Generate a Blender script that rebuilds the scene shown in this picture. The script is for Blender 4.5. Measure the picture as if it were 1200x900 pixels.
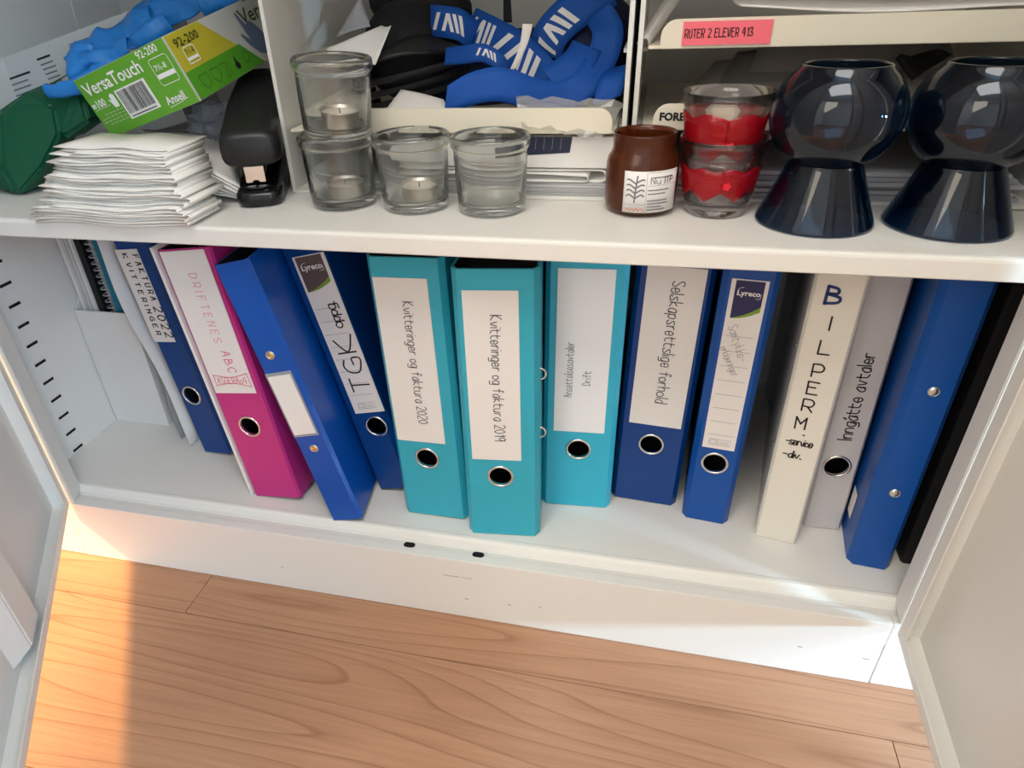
import bpy, bmesh, math, random
from mathutils import Vector, Matrix, Euler
random.seed(7)
for o in list(bpy.data.objects): bpy.data.objects.remove(o)
SC = bpy.context.scene
C = SC.collection
R = math.radians

# ------------------------------------------------------------------ camera
CAM = Vector((0.63770, -0.49727, 0.63756)); CROT = Euler((1.020031, 0.039930, 0.228377), 'XYZ')
FPX, PPX, PPY = 780.0, 561.25, 450.0
cd = bpy.data.cameras.new('camera'); cam = bpy.data.objects.new('camera', cd); C.objects.link(cam)
cam.location = CAM; cam.rotation_euler = CROT
cd.sensor_fit = 'HORIZONTAL'; cd.sensor_width = 36.0; cd.lens = FPX/1200*36
cd.shift_x = (600-PPX)/1200; cd.clip_start = 0.01
SC.camera = cam
SC.view_settings.view_transform = 'Standard'; SC.view_settings.look = 'None'
SC.view_settings.gamma = 1.0; SC.view_settings.use_curve_mapping = False
SC.view_settings.exposure = 0.13
CM = CROT.to_matrix()
def at(u, v, y=None, z=None):
    d = CM @ Vector(((u-PPX)/FPX, (PPY-v)/FPX, -1.0))
    t = (y-CAM.y)/d.y if y is not None else (z-CAM.z)/d.z
    return CAM + d*t

# ------------------------------------------------------------------ light
def lin(c): return tuple((x/12.92 if x <= .04045 else ((x+.055)/1.055)**2.4) for x in c)
def rgb(r, g, b): return lin((r/255, g/255, b/255)) + (1.0,)
w = bpy.data.worlds.new('world'); SC.world = w; w.use_nodes = True
w.node_tree.nodes['Background'].inputs[0].default_value = (0.80, 0.90, 1.0, 1)
w.node_tree.nodes['Background'].inputs[1].default_value = 0.9
def area(name, loc, target, sx, sy, power, col):
    l = bpy.data.lights.new(name, 'AREA'); l.shape = 'RECTANGLE'; l.size = sx; l.size_y = sy; l.energy = power; l.color = col
    o = bpy.data.objects.new(name, l); C.objects.link(o); o.location = loc
    o.rotation_euler = (Vector(target)-Vector(loc)).to_track_quat('-Z', 'Y').to_euler(); return o
sl = bpy.data.lights.new('sun', 'SUN'); sl.energy = 8.5; sl.angle = R(9); sl.color = (1.0, 0.64, 0.24)
so = bpy.data.objects.new('sun', sl); C.objects.link(so); so.location = (-2, -2, 3)
so.rotation_euler = Vector((.79, .61, -1.5)).to_track_quat('-Z', 'Y').to_euler()
area('ceiling_lamp_light', (0.55, -1.05, 2.42), (0.55, -0.6, 0), 1.5, 0.9, 29, (1.0, 0.94, 0.87))
area('window_light_front', (-0.45, -2.45, 1.75), (0.4, 0, 0.4), 1.0, 1.2, 18, (1.0, 0.86, 0.68))
area('window_light_cool', (2.85, -1.85, 1.45), (0.0, 0, 0.3), 1.3, 1.3, 84, (0.56, 0.76, 1.0))
area('window_light_right', (2.85, -0.72, 0.57), (0.7, 0.0, 0.1), 0.22, 0.12, 66, (0.46, 0.74, 1.0))

# ------------------------------------------------------------------ materials
def nodes(m): return m.node_tree.nodes, m.node_tree.links
def mat(name, col, rough=.5, metal=0, spec=.5, bump=0, bscale=200, var=0, vscale=8, coat=0, trans=0, ior=1.45, sheen=0, alpha=1):
    m = bpy.data.materials.new(name); m.use_nodes = True; N, L = nodes(m)
    b = N['Principled BSDF']; b.inputs['Base Color'].default_value = col
    b.inputs['Roughness'].default_value = rough; b.inputs['Metallic'].default_value = metal
    b.inputs['Specular IOR Level'].default_value = spec; b.inputs['Coat Weight'].default_value = coat
    b.inputs['Transmission Weight'].default_value = trans; b.inputs['IOR'].default_value = ior
    b.inputs['Sheen Weight'].default_value = sheen; b.inputs['Alpha'].default_value = alpha
    tc = N.new('ShaderNodeTexCoord')
    if bump:
        n = N.new('ShaderNodeTexNoise'); n.inputs['Scale'].default_value = bscale; n.inputs['Detail'].default_value = 3
        L.new(tc.outputs['Object'], n.inputs['Vector'])
        bp = N.new('ShaderNodeBump'); bp.inputs['Strength'].default_value = bump; bp.inputs['Distance'].default_value = .001
        L.new(n.outputs['Fac'], bp.inputs['Height']); L.new(bp.outputs['Normal'], b.inputs['Normal'])
    if var:
        n = N.new('ShaderNodeTexNoise'); n.inputs['Scale'].default_value = vscale; n.inputs['Detail'].default_value = 4
        L.new(tc.outputs['Object'], n.inputs['Vector'])
        mx = N.new('ShaderNodeMix'); mx.data_type = 'RGBA'
        mx.inputs[6].default_value = tuple(c*(1-var) for c in col[:3])+(1,); mx.inputs[7].default_value = tuple(min(1, c*(1+var)) for c in col[:3])+(1,)
        L.new(n.outputs['Fac'], mx.inputs[0]); L.new(mx.outputs[2], b.inputs['Base Color'])
    return m
M = dict(
    steel=mat('white_lacquered_steel', rgb(232, 229, 222), .42, bump=.06, bscale=700, var=.015, vscale=4),
    wall=mat('painted_wall', rgb(226, 224, 218), .8, bump=.1, bscale=300),
    black=mat('black_void', rgb(8, 8, 9), .8),
    blue=mat('blue_binder_board', rgb(0, 78, 162), .38, bump=.15, bscale=900, var=.05, vscale=12),
    navy=mat('deep_blue_binder_board', rgb(0, 62, 134), .38, bump=.15, bscale=900, var=.05, vscale=12),
    bluegloss=mat('glossy_blue_board', rgb(0, 80, 176), .28, bump=.1, bscale=900, var=.04),
    cyan=mat('turquoise_binder_board', rgb(52, 174, 198), .38, bump=.15, bscale=900, var=.04, vscale=12),
    pink=mat('magenta_binder_board', rgb(196, 46, 132), .4, bump=.15, bscale=900, var=.04, vscale=12),
    wbinder=mat('white_binder_board', rgb(232, 228, 216), .4, bump=.1, bscale=900, var=.02),
    gbinder=mat('grey_white_binder_board', rgb(206, 202, 202), .42, bump=.1, bscale=900, var=.02),
    lining=mat('black_lining', rgb(14, 14, 18), .7),
    pages=mat('dark_sleeve_pages', rgb(42, 42, 46), .5, var=.3, vscale=150),
    label=mat('white_label_paper', rgb(238, 234, 230), .55, bump=.05, bscale=80),
    paper=mat('white_paper', rgb(236, 233, 228), .75, bump=.08, bscale=150, var=.02),
    bagpaper=mat('bag_paper', rgb(240, 235, 226), .75, bump=.2, bscale=120, var=.04, vscale=30),
    greypaper=mat('grey_paper', rgb(176, 176, 178), .7, var=.05),
    cream=mat('cream_plastic', rgb(236, 228, 208), .4),
    tray=mat('white_tray_plastic', rgb(228, 226, 218), .38, var=.015),
    chrome=mat('chrome', rgb(225, 222, 216), .18, metal=1),
    brass=mat('brass_rivet', rgb(222, 200, 150), .25, metal=1),
    ink=mat('black_ink', rgb(24, 24, 30), .6), marker=mat('dark_marker', rgb(32, 28, 34), .5),
    biro=mat('grey_biro', rgb(104, 102, 118), .6), pencil=mat('fine_pen', rgb(74, 72, 82), .6),
    bluemark=mat('blue_marker', rgb(22, 52, 112), .5), redmark=mat('red_marker', rgb(222, 92, 128), .6),
    pale=mat('pale_red_marker', rgb(232, 150, 172), .6),
    line=mat('label_line_grey', rgb(170, 166, 164), .6),
    brown=mat('brown_print', rgb(98, 82, 80), .5), navyprint=mat('navy_print', rgb(40, 42, 88), .5), greenprint=mat('green_print', rgb(126, 160, 50), .5),
    white=mat('white_print', rgb(240, 240, 238), .5),
    gboxgreen=mat('carton_green', rgb(100, 168, 44), .42, var=.03), gboxlight=mat('carton_grey', rgb(196, 196, 188), .42),
    yellow=mat('carton_olive_yellow', rgb(186, 174, 48), .42), dgreenprint=mat('carton_dark_green', rgb(78, 150, 34), .42), textgreen=mat('print_dark_olive', rgb(58, 72, 30), .5),
    gloveprint=mat('glove_print', rgb(96, 112, 140), .5), grayprint=mat('grey_print', rgb(120, 122, 130), .6),
    nitrile=mat('blue_nitrile', rgb(38, 128, 208), .42, bump=.4, bscale=160),
    dgreen=mat('dark_green_plastic', rgb(12, 84, 56), .35), blackp=mat('black_plastic', rgb(26, 27, 28), .38, bump=.05, bscale=900),
    blackg=mat('gloss_black_plastic', rgb(18, 18, 20), .2), blackf=mat('black_fabric', rgb(22, 23, 27), .75, bump=.3, bscale=900),
    lan=mat('royal_blue_ribbon', rgb(0, 80, 172), .6, bump=.5, bscale=1500), land=mat('dark_navy_fill', rgb(10, 24, 66), .65, bump=.4, bscale=900),
    pinklab=mat('pink_paper_label', rgb(255, 118, 132), .6), wax=mat('tealight_wax', rgb(236, 228, 214), .5), alu=mat('tealight_aluminium', rgb(222, 214, 204), .3, metal=.9),
    teal=mat('teal_plastic', rgb(0, 122, 150), .4), spiral=mat('spiral_wire', rgb(190, 190, 192), .35, metal=.7), rubber=mat('black_rubber', rgb(16, 16, 18), .6),
    seam=mat('seam_dark', rgb(90, 78, 64), .8), orange=mat('orange_print', rgb(226, 130, 92), .5),
)
def glass_mat(name, tint, rough=.0, ior=1.47):
    m = bpy.data.materials.new(name); m.use_nodes = True; N, L = nodes(m); b = N['Principled BSDF']
    b.inputs['Base Color'].default_value = tint; b.inputs['Roughness'].default_value = rough
    b.inputs['Transmission Weight'].default_value = 1; b.inputs['IOR'].default_value = ior
    n = N.new('ShaderNodeTexNoise'); n.inputs['Scale'].default_value = 25
    bp = N.new('ShaderNodeBump'); bp.inputs['Strength'].default_value = .08; bp.inputs['Distance'].default_value = .002
    L.new(n.outputs['Fac'], bp.inputs['Height']); L.new(bp.outputs['Normal'], b.inputs['Normal'])
    return m
def thin_mat(name, tint, ior=1.45, rough=.06, dens=0.0, dcol=(1, 1, 1, 1)):
    m = bpy.data.materials.new(name); m.use_nodes = True; N, L = nodes(m); N.remove(N['Principled BSDF'])
    out = N['Material Output']; t = N.new('ShaderNodeBsdfTransparent'); t.inputs[0].default_value = tint
    g = N.new('ShaderNodeBsdfGlossy'); g.inputs['Roughness'].default_value = rough
    lw = N.new('ShaderNodeLayerWeight'); lw.inputs[0].default_value = .5          # Schlick reflectance of a thin pane
    pw_ = N.new('ShaderNodeMath'); pw_.operation = 'POWER'; pw_.inputs[1].default_value = 4.0; L.new(lw.outputs['Facing'], pw_.inputs[0])
    fr = N.new('ShaderNodeMath'); fr.operation = 'MULTIPLY_ADD'; f0 = ((ior-1)/(ior+1))**2; fr.inputs[1].default_value = .8-f0; fr.inputs[2].default_value = f0; L.new(pw_.outputs[0], fr.inputs[0])
    d = N.new('ShaderNodeBsdfDiffuse'); d.inputs[0].default_value = dcol
    m1 = N.new('ShaderNodeMixShader'); m1.inputs[0].default_value = dens; L.new(t.outputs[0], m1.inputs[1]); L.new(d.outputs[0], m1.inputs[2])
    m2 = N.new('ShaderNodeMixShader'); L.new(fr.outputs[0], m2.inputs[0]); L.new(m1.outputs[0], m2.inputs[1]); L.new(g.outputs[0], m2.inputs[2])
    L.new(m2.outputs[0], out.inputs[0]); return m
M['glass'] = thin_mat('clear_jar_glass', (.95, .965, .958, 1), 1.5, .02, .02, rgb(205, 210, 205))
M['redglass'] = thin_mat('clear_tumbler_glass', (.93, .93, .93, 1), 1.5, .03, .03, rgb(220, 215, 215))
def add_refraction(m, tint, fac):
    # thick walls: part of the light is bent, part passes straight through
    N, L = nodes(m); out = N['Material Output']; prev = out.inputs[0].links[0].from_socket
    g = N.new('ShaderNodeBsdfGlass'); g.inputs['Color'].default_value = tint; g.inputs['IOR'].default_value = 1.47; g.inputs['Roughness'].default_value = 0
    mx = N.new('ShaderNodeMixShader'); mx.inputs[0].default_value = fac; L.new(prev, mx.inputs[1]); L.new(g.outputs[0], mx.inputs[2]); L.new(mx.outputs[0], out.inputs[0])
add_refraction(M['glass'], (.985, .992, .988, 1), .92); add_refraction(M['redglass'], (.985, .985, .985, 1), .9)
M['redprint'] = thin_mat('red_translucent_print', (.88, .10, .15, 1), 1.45, .2, .26, rgb(220, 26, 48))
M['amber'] = thin_mat('frosted_amber_glass', (.50, .20, .06, 1), 1.5, .25, .34, rgb(116, 58, 26))
M['blueglass'] = thin_mat('midnight_blue_glass', (.20, .34, .47, 1), 1.6, .02, .03, rgb(10, 42, 80))
M['plasticbag'] = thin_mat('clear_plastic_film', (.90, .90, .90, 1), 1.45, .10, .24, rgb(224, 222, 216))
M['sleeve'] = thin_mat('clear_sleeve_plastic', (.8, .82, .85, 1), 1.45, .15, .45, rgb(206, 208, 214))

def wood():
    m = bpy.data.materials.new('maple_laminate'); m.use_nodes = True; N, L = nodes(m); b = N['Principled BSDF']
    tc = N.new('ShaderNodeTexCoord'); oi = N.new('ShaderNodeObjectInfo')
    mp = N.new('ShaderNodeMapping'); mp.inputs['Scale'].default_value = (1.0, 9.5, 1); L.new(tc.outputs['Object'], mp.inputs['Vector'])
    mul = N.new('ShaderNodeMath'); mul.operation = 'MULTIPLY'; mul.inputs[1].default_value = 50; L.new(oi.outputs['Random'], mul.inputs[0])
    n1 = N.new('ShaderNodeTexNoise'); n1.noise_dimensions = '4D'; n1.inputs['Scale'].default_value = 1.0; n1.inputs['Detail'].default_value = 1.2; n1.inputs['Distortion'].default_value = .3
    L.new(mp.outputs[0], n1.inputs['Vector']); L.new(mul.outputs[0], n1.inputs['W'])
    k = N.new('ShaderNodeMath'); k.operation = 'MULTIPLY'; k.inputs[1].default_value = 24; L.new(n1.outputs['Fac'], k.inputs[0])
    fr = N.new('ShaderNodeMath'); fr.operation = 'FRACT'; L.new(k.outputs[0], fr.inputs[0])
    rp = N.new('ShaderNodeValToRGB'); e = rp.color_ramp.elements
    e[0].position = 0; e[0].color = (1, 1, 1, 1); e[1].position = 1; e[1].color = (.75, .75, .75, 1)
    for p_, v_ in ((.55, .96), (.85, .80), (.95, .30)): x = e.new(p_); x.color = (v_, v_, v_, 1)
    L.new(fr.outputs[0], rp.inputs[0])
    mp2 = N.new('ShaderNodeMapping'); mp2.inputs['Scale'].default_value = (7, 240, 1); L.new(tc.outputs['Object'], mp2.inputs['Vector'])
    n2 = N.new('ShaderNodeTexNoise'); n2.inputs['Scale'].default_value = 1; n2.inputs['Detail'].default_value = 3; L.new(mp2.outputs[0], n2.inputs['Vector'])
    n3 = N.new('ShaderNodeTexNoise'); n3.inputs['Scale'].default_value = 5; L.new(tc.outputs['Object'], n3.inputs['Vector'])
    mx = N.new('ShaderNodeMix'); mx.data_type = 'RGBA'; mx.inputs[6].default_value = rgb(148, 102, 74); mx.inputs[7].default_value = rgb(184, 139, 107)
    L.new(rp.outputs[0], mx.inputs[0])
    mx2 = N.new('ShaderNodeMix'); mx2.data_type = 'RGBA'; mx2.blend_type = 'MULTIPLY'; mx2.inputs[0].default_value = .5; L.new(mx.outputs[2], mx2.inputs[6])
    r2 = N.new('ShaderNodeValToRGB'); r2.color_ramp.elements[0].position = .3; r2.color_ramp.elements[0].color = (.72, .7, .68, 1); r2.color_ramp.elements[1].position = .65
    L.new(n2.outputs['Fac'], r2.inputs[0]); L.new(r2.outputs[0], mx2.inputs[7])
    mx3 = N.new('ShaderNodeMix'); mx3.data_type = 'RGBA'; mx3.blend_type = 'MULTIPLY'; mx3.inputs[0].default_value = .35; L.new(mx2.outputs[2], mx3.inputs[6])
    r3 = N.new('ShaderNodeValToRGB'); r3.color_ramp.elements[0].position = .35; r3.color_ramp.elements[0].color = (.8, .74, .7, 1); r3.color_ramp.elements[1].position = .65
    L.new(n3.outputs['Fac'], r3.inputs[0]); L.new(r3.outputs[0], mx3.inputs[7])
    L.new(mx3.outputs[2], b.inputs['Base Color']); b.inputs['Roughness'].default_value = .36
    bp = N.new('ShaderNodeBump'); bp.inputs['Strength'].default_value = .12; bp.inputs['Distance'].default_value = .001
    L.new(n2.outputs['Fac'], bp.inputs['Height']); L.new(bp.outputs['Normal'], b.inputs['Normal']); return m
M['wood'] = wood()

# ------------------------------------------------------------------ builders
def link(name, me, m, parent=None, smooth=False):
    ms = m if isinstance(m, (list, tuple)) else [m]
    for x in ms: me.materials.append(M[x] if isinstance(x, str) else x)
    if smooth:
        for p in me.polygons: p.use_smooth = True
    o = bpy.data.objects.new(name, me); C.objects.link(o)
    if parent: o.parent = parent
    return o
def pyd(name, V, F, m, parent=None, smooth=False):
    me = bpy.data.meshes.new(name); me.from_pydata([tuple(v) for v in V], [], F); me.update()
    return link(name, me, m, parent, smooth)
def bmo(name, bm, m, parent=None, smooth=False):
    me = bpy.data.meshes.new(name); bmesh.ops.recalc_face_normals(bm, faces=bm.faces); bm.to_mesh(me); bm.free()
    return link(name, me, m, parent, smooth)
def box_bm(bm, x0, x1, y0, y1, z0, z1, bev=0, mi=0):
    r = bmesh.ops.create_cube(bm, size=1); vs = r['verts']
    for v in vs: v.co = Vector((x0 if v.co.x < 0 else x1, y0 if v.co.y < 0 else y1, z0 if v.co.z < 0 else z1))
    if bev:
        es = list({e for v in vs for e in v.link_edges}); bmesh.ops.bevel(bm, geom=es, offset=bev, segments=2, affect='EDGES', profile=.7)
    return bm
def box(name, x0, x1, y0, y1, z0, z1, m, parent=None, bev=.0008):
    return bmo(name, box_bm(bmesh.new(), x0, x1, y0, y1, z0, z1, bev), m, parent)
def prism_xy(name, poly, z0, z1, m, parent=None, bev=.001):
    bm = bmesh.new(); a = [bm.verts.new((x, y, z0)) for x, y in poly]; b = [bm.verts.new((x, y, z1)) for x, y in poly]; n = len(poly)
    bm.faces.new(a[::-1]); bm.faces.new(b)
    for i in range(n): bm.faces.new((a[i], a[(i+1) % n], b[(i+1) % n], b[i]))
    if bev: bmesh.ops.bevel(bm, geom=list(bm.edges), offset=bev, segments=2, affect='EDGES')
    return bmo(name, bm, m, parent)
def prism_xz(name, poly, y0, y1, m, parent=None, bev=0):
    bm = bmesh.new(); a = [bm.verts.new((x, y0, z)) for x, z in poly]; b = [bm.verts.new((x, y1, z)) for x, z in poly]; n = len(poly)
    bm.faces.new(a); bm.faces.new(b[::-1])
    for i in range(n): bm.faces.new((a[i], b[i], b[(i+1) % n], a[(i+1) % n]))
    if bev: bmesh.ops.bevel(bm, geom=list(bm.edges), offset=bev, segments=2, affect='EDGES')
    return bmo(name, bm, m, parent)
def prism_yz(name, poly, x0, x1, m, parent=None):
    V = [(x0, y, z) for y, z in poly]+[(x1, y, z) for y, z in poly]; n = len(poly)
    F = [list(range(n))[::-1], list(range(n, 2*n))]+[(i, (i+1) % n, n+(i+1) % n, n+i) for i in range(n)]
    bm = bmesh.new(); vs = [bm.verts.new(v) for v in V]
    for f in F: bm.faces.new([vs[i] for i in f])
    return bmo(name, bm, m, parent)
def lathe(name, prof, m, parent=None, seg=48, closed=False, smooth=True):
    V, F = [], []; n = len(prof)
    for i in range(seg):
        a = 2*math.pi*i/seg
        for r, z in prof: V.append((r*math.cos(a), r*math.sin(a), z))
    for i in range(seg):
        j = (i+1) % seg
        for k in range(n if closed else n-1):
            l = (k+1) % n; F.append((i*n+k, j*n+k, j*n+l, i*n+l))
    bm = bmesh.new(); vs = [bm.verts.new(v) for v in V]
    for f in F:
        try: bm.faces.new([vs[i] for i in f])
        except ValueError: pass
    bmesh.ops.remove_doubles(bm, verts=bm.verts, dist=1e-6)
    return bmo(name, bm, m, parent, smooth)
def torus(name, R0, r, m, parent=None, loc=(0, 0, 0), axis='Y', seg=32, ring=8):
    V, F = [], []
    for i in range(seg):
        a = 2*math.pi*i/seg
        for k in range(ring):
            b = 2*math.pi*k/ring; rr = R0+r*math.cos(b); p = (rr*math.cos(a), rr*math.sin(a), r*math.sin(b))
            if axis == 'Y': p = (p[0], p[2], p[1])
            V.append((p[0]+loc[0], p[1]+loc[1], p[2]+loc[2]))
    for i in range(seg):
        for k in range(ring): F.append((i*ring+k, ((i+1) % seg)*ring+k, ((i+1) % seg)*ring+(k+1) % ring, i*ring+(k+1) % ring))
    return pyd(name, V, F, m, parent, True)
def loft(name, secs, m, parent=None, n=20, smooth=True):
    # secs: (y, xc, zc, halfw, halfh, exponent)
    V, F = [], []
    for (y, xc, zc, hw, hh, ex) in secs:
        for i in range(n):
            a = 2*math.pi*i/n; c, s = math.cos(a), math.sin(a)
            V.append((xc+hw*math.copysign(abs(c)**(2/ex), c), y, zc+hh*math.copysign(abs(s)**(2/ex), s)))
    for k in range(len(secs)-1):
        for i in range(n): F.append((k*n+i, k*n+(i+1) % n, (k+1)*n+(i+1) % n, (k+1)*n+i))
    F.append(tuple(range(n))); F.append(tuple(range((len(secs)-1)*n, len(secs)*n))[::-1])
    bm = bmesh.new(); vs = [bm.verts.new(v) for v in V]
    for f in F: bm.faces.new([vs[i] for i in f])
    return bmo(name, bm, m, parent, smooth)
def cr(pts, sub):
    if len(pts) < 3: return [tuple(p) for p in pts]
    out = []; n = len(pts)
    for i in range(n-1):
        p0, p1, p2, p3 = pts[max(i-1, 0)], pts[i], pts[i+1], pts[min(i+2, n-1)]
        for s in range(sub):
            t = s/sub
            out.append(tuple(.5*((2*b)+(-a+c)*t+(2*a-5*b+4*c-d)*t*t+(-a+3*b-3*c+d)*t**3) for a, b, c, d in zip(p0, p1, p2, p3)))
    out.append(tuple(pts[-1])); return out
def grid_solid(name, fn, nu, nv, th, m, parent=None, smooth=True):
    """fn(u,v) -> point; a sheet of real thickness"""
    P = [[Vector(fn(i/nu, j/nv)) for j in range(nv+1)] for i in range(nu+1)]; V = []; F = []
    for s in (1, -1):
        for i in range(nu+1):
            for j in range(nv+1):
                du = P[min(i+1, nu)][j]-P[max(i-1, 0)][j]; dv = P[i][min(j+1, nv)]-P[i][max(j-1, 0)]
                nn = du.cross(dv); nn = nn.normalized() if nn.length > 1e-12 else Vector((0, 0, 1))
                V.append(P[i][j]+nn*(s*th/2))
    k = (nu+1)*(nv+1); ix = lambda i, j: i*(nv+1)+j
    for i in range(nu):
        for j in range(nv):
            F.append((ix(i, j), ix(i+1, j), ix(i+1, j+1), ix(i, j+1))); F.append((k+ix(i, j), k+ix(i, j+1), k+ix(i+1, j+1), k+ix(i+1, j)))
    for i in range(nu):
        F.append((ix(i, 0), k+ix(i, 0), k+ix(i+1, 0), ix(i+1, 0))); F.append((ix(i, nv), ix(i+1, nv), k+ix(i+1, nv), k+ix(i, nv)))
    for j in range(nv):
        F.append((ix(0, j), ix(0, j+1), k+ix(0, j+1), k+ix(0, j))); F.append((ix(nu, j), k+ix(nu, j), k+ix(nu, j+1), ix(nu, j+1)))
    return pyd(name, V, F, m, parent, smooth)
def sheet(name, corners, m, parent=None, th=.0004, bulge=0, wave=0, n=10, seed=0):
    a, b, c, d = [Vector(p) for p in corners]; nrm = (b-a).cross(d-a).normalized(); rr = random.Random(seed); ph = rr.uniform(0, 6)
    def fn(u, v):
        p = a*(1-u)*(1-v)+b*u*(1-v)+c*u*v+d*(1-u)*v
        return p+nrm*(bulge*4*u*(1-u)+wave*math.sin(u*7+v*5+ph)*math.sin(v*6+ph))
    return grid_solid(name, fn, n, n, th, m, parent)
def empty(name, loc=(0, 0, 0), rot=(0, 0, 0)):
    o = bpy.data.objects.new(name, None); o.empty_display_size = .02; C.objects.link(o); o.location = loc; o.rotation_euler = rot; return o
def tag(o, label, cat, group=None):
    o['label'] = label; o['category'] = cat
    if group: o['group'] = group
    return o
def struct(o): o['kind'] = 'structure'; return o

# single-stroke handwriting: pairs of digits x,y on a grid; baseline y=2, x-height y=6, capitals y=9
G = {'K': '0902 490552', 'v': '062246', 'i': '0602 0808', 't': '18133242 0646', 'e': '0444361604123243', 'r': '0602 041636', 'n': '0602 0416364542',
     'g': '461604123245 46413000', 'o': '26050322434526', 'f': '48392822 0646', 'a': '462604123245 4642', 'k': '0902 360442', 'u': '0603123244 4642',
     '2': '0819394702 0242', '0': '29070422444729', '1': '172922', '9': '4829072547 4942', 'A': '022942 1535', 's': '46161543320203', 'l': '0902',
     'D': '0902 0938453302', 'S': '48290816443203', 'p': '0600 0526453203', 'h': '0902 0416364542', 'd': '4942 462604123245', 'm': '0602 04162522 25364542',
     'y': '0623 4610', 'B': '0902 09383606454302', 'I': '0902', 'L': '0902 0242', 'P': '0902 0939473505', 'E': '4909 0902 0242 0636', 'R': '0902 0939473505 2542',
     'M': '0209 0925 2549 4942', 'T': '0949 2922', 'G': '4829070422424525', 'F': '4909 0902 0636', 'U': '0904123244 4449', 'V': '092249', 'N': '0209 0942 4249',
     'C': '482907042243', '3': '0829482545432203', '4': '290545 3932', '-': '0545', '.': '0212', 'H': '0902 4942 0646', 'å': '462604123245 4642 28171829', 'O': '29070422444729'}
def strokes(text, cap, aspect=.62, spacing=.30, jit=.0, rnd=None):
    """polylines in text space (x along, y up, baseline 0), capital height = cap"""
    rnd = rnd or random.Random(hash(text) & 255 if False else len(text)); x = 0; out = []; s = cap/7.0
    for ch in text:
        if ch == ' ': x += cap*.45; continue
        wd = 0
        for st in G.get(ch, G['o']).split():
            if len(st) % 2: st = st[:-1]
            pts = [(int(st[i])*s*aspect*1.35, (int(st[i+1])-2)*s) for i in range(0, len(st), 2)]
            wd = max(wd, max(p[0] for p in pts)); pts = [(x+px+rnd.uniform(-jit, jit)*cap, py+rnd.uniform(-jit, jit)*cap) for px, py in pts]
            if len(pts) == 2 and abs(pts[0][0]-pts[1][0])+abs(pts[0][1]-pts[1][1]) < cap*.02: pts[1] = (pts[1][0]+cap*.06, pts[1][1])
            out.append(cr(pts, 4) if len(pts) > 2 else pts)
        x += wd+cap*spacing
    return out, x-cap*spacing
def ribbons(name, lines, wd, m, parent, y=-.0011, fn=None):
    """flat ink lines on a label: lines of (u,v), written on the plane local y = const"""
    V, F = [], []; dense = fn is not None; fn = fn or (lambda a, b: (a, y, b))
    for ln in lines:
        if len(ln) < 2: continue
        if dense: ln = [tuple(p+(q-p)*k/6 for p, q in zip(a_, b_)) for a_, b_ in zip(ln, ln[1:]) for k in range(6)]+[ln[-1]]
        b0 = len(V)
        for i, p in enumerate(ln):
            q = ln[min(i+1, len(ln)-1)]; r = ln[max(i-1, 0)]; dx, dy = q[0]-r[0], q[1]-r[1]; l = math.hypot(dx, dy) or 1
            nx, ny = -dy/l*wd/2, dx/l*wd/2
            e = wd*.3 if i == len(ln)-1 else (-wd*.3 if i == 0 else 0); px, py = p[0]+dx/l*e, p[1]+dy/l*e
            V.append(fn(px+nx, py+ny)); V.append(fn(px-nx, py-ny))
        for i in range(len(ln)-1): F.append((b0+2*i, b0+2*i+1, b0+2*i+3, b0+2*i+2))
    return pyd(name, V, F, m, parent)
def place(lines, ox, oz, ang=0):
    c, s = math.cos(R(ang)), math.sin(R(ang)); return [[(ox+x*c-y*s, oz+x*s+y*c) for x, y in ln] for ln in lines]
def write(name, text, cap, ox, oz, ang, wd, m, parent, length=None, jit=.03, aspect=.62, y=-.0011, spacing=.3, seed=0):
    ls, L_ = strokes(text, cap, aspect, spacing, jit, random.Random(seed)); wd *= 1.22
    if length: k = length/L_; ls = [[(x*k, yy) for x, yy in l] for l in ls]
    return ribbons(name, place(ls, ox, oz, ang), wd, m, parent, y)
def printed(name, text, size, m, parent, mtx, sx=1.0, bold=0, align='LEFT'):
    """type set with the built-in font, as flat mesh; mtx maps text plane to the parent's space"""
    cu = bpy.data.curves.new(name, 'FONT'); cu.body = text; cu.size = size; cu.offset = bold; cu.align_x = align; cu.resolution_u = 2
    t = bpy.data.objects.new(name, cu); C.objects.link(t); dg = bpy.context.evaluated_depsgraph_get()
    me = bpy.data.meshes.new_from_object(t.evaluated_get(dg)); bpy.data.objects.remove(t); bpy.data.curves.remove(cu)
    me.transform(mtx @ Matrix.Diagonal((sx, 1, 1, 1))); me.materials.clear(); return link(name, me, m, parent)
FRONT = Matrix.Rotation(math.pi/2, 4, 'X')          # text plane -> local XZ plane facing -Y
def fr(x, z, ang=0, y=-.0011): return Matrix.Translation((x, y, z)) @ FRONT @ Matrix.Rotation(R(ang), 4, 'Z')

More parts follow.
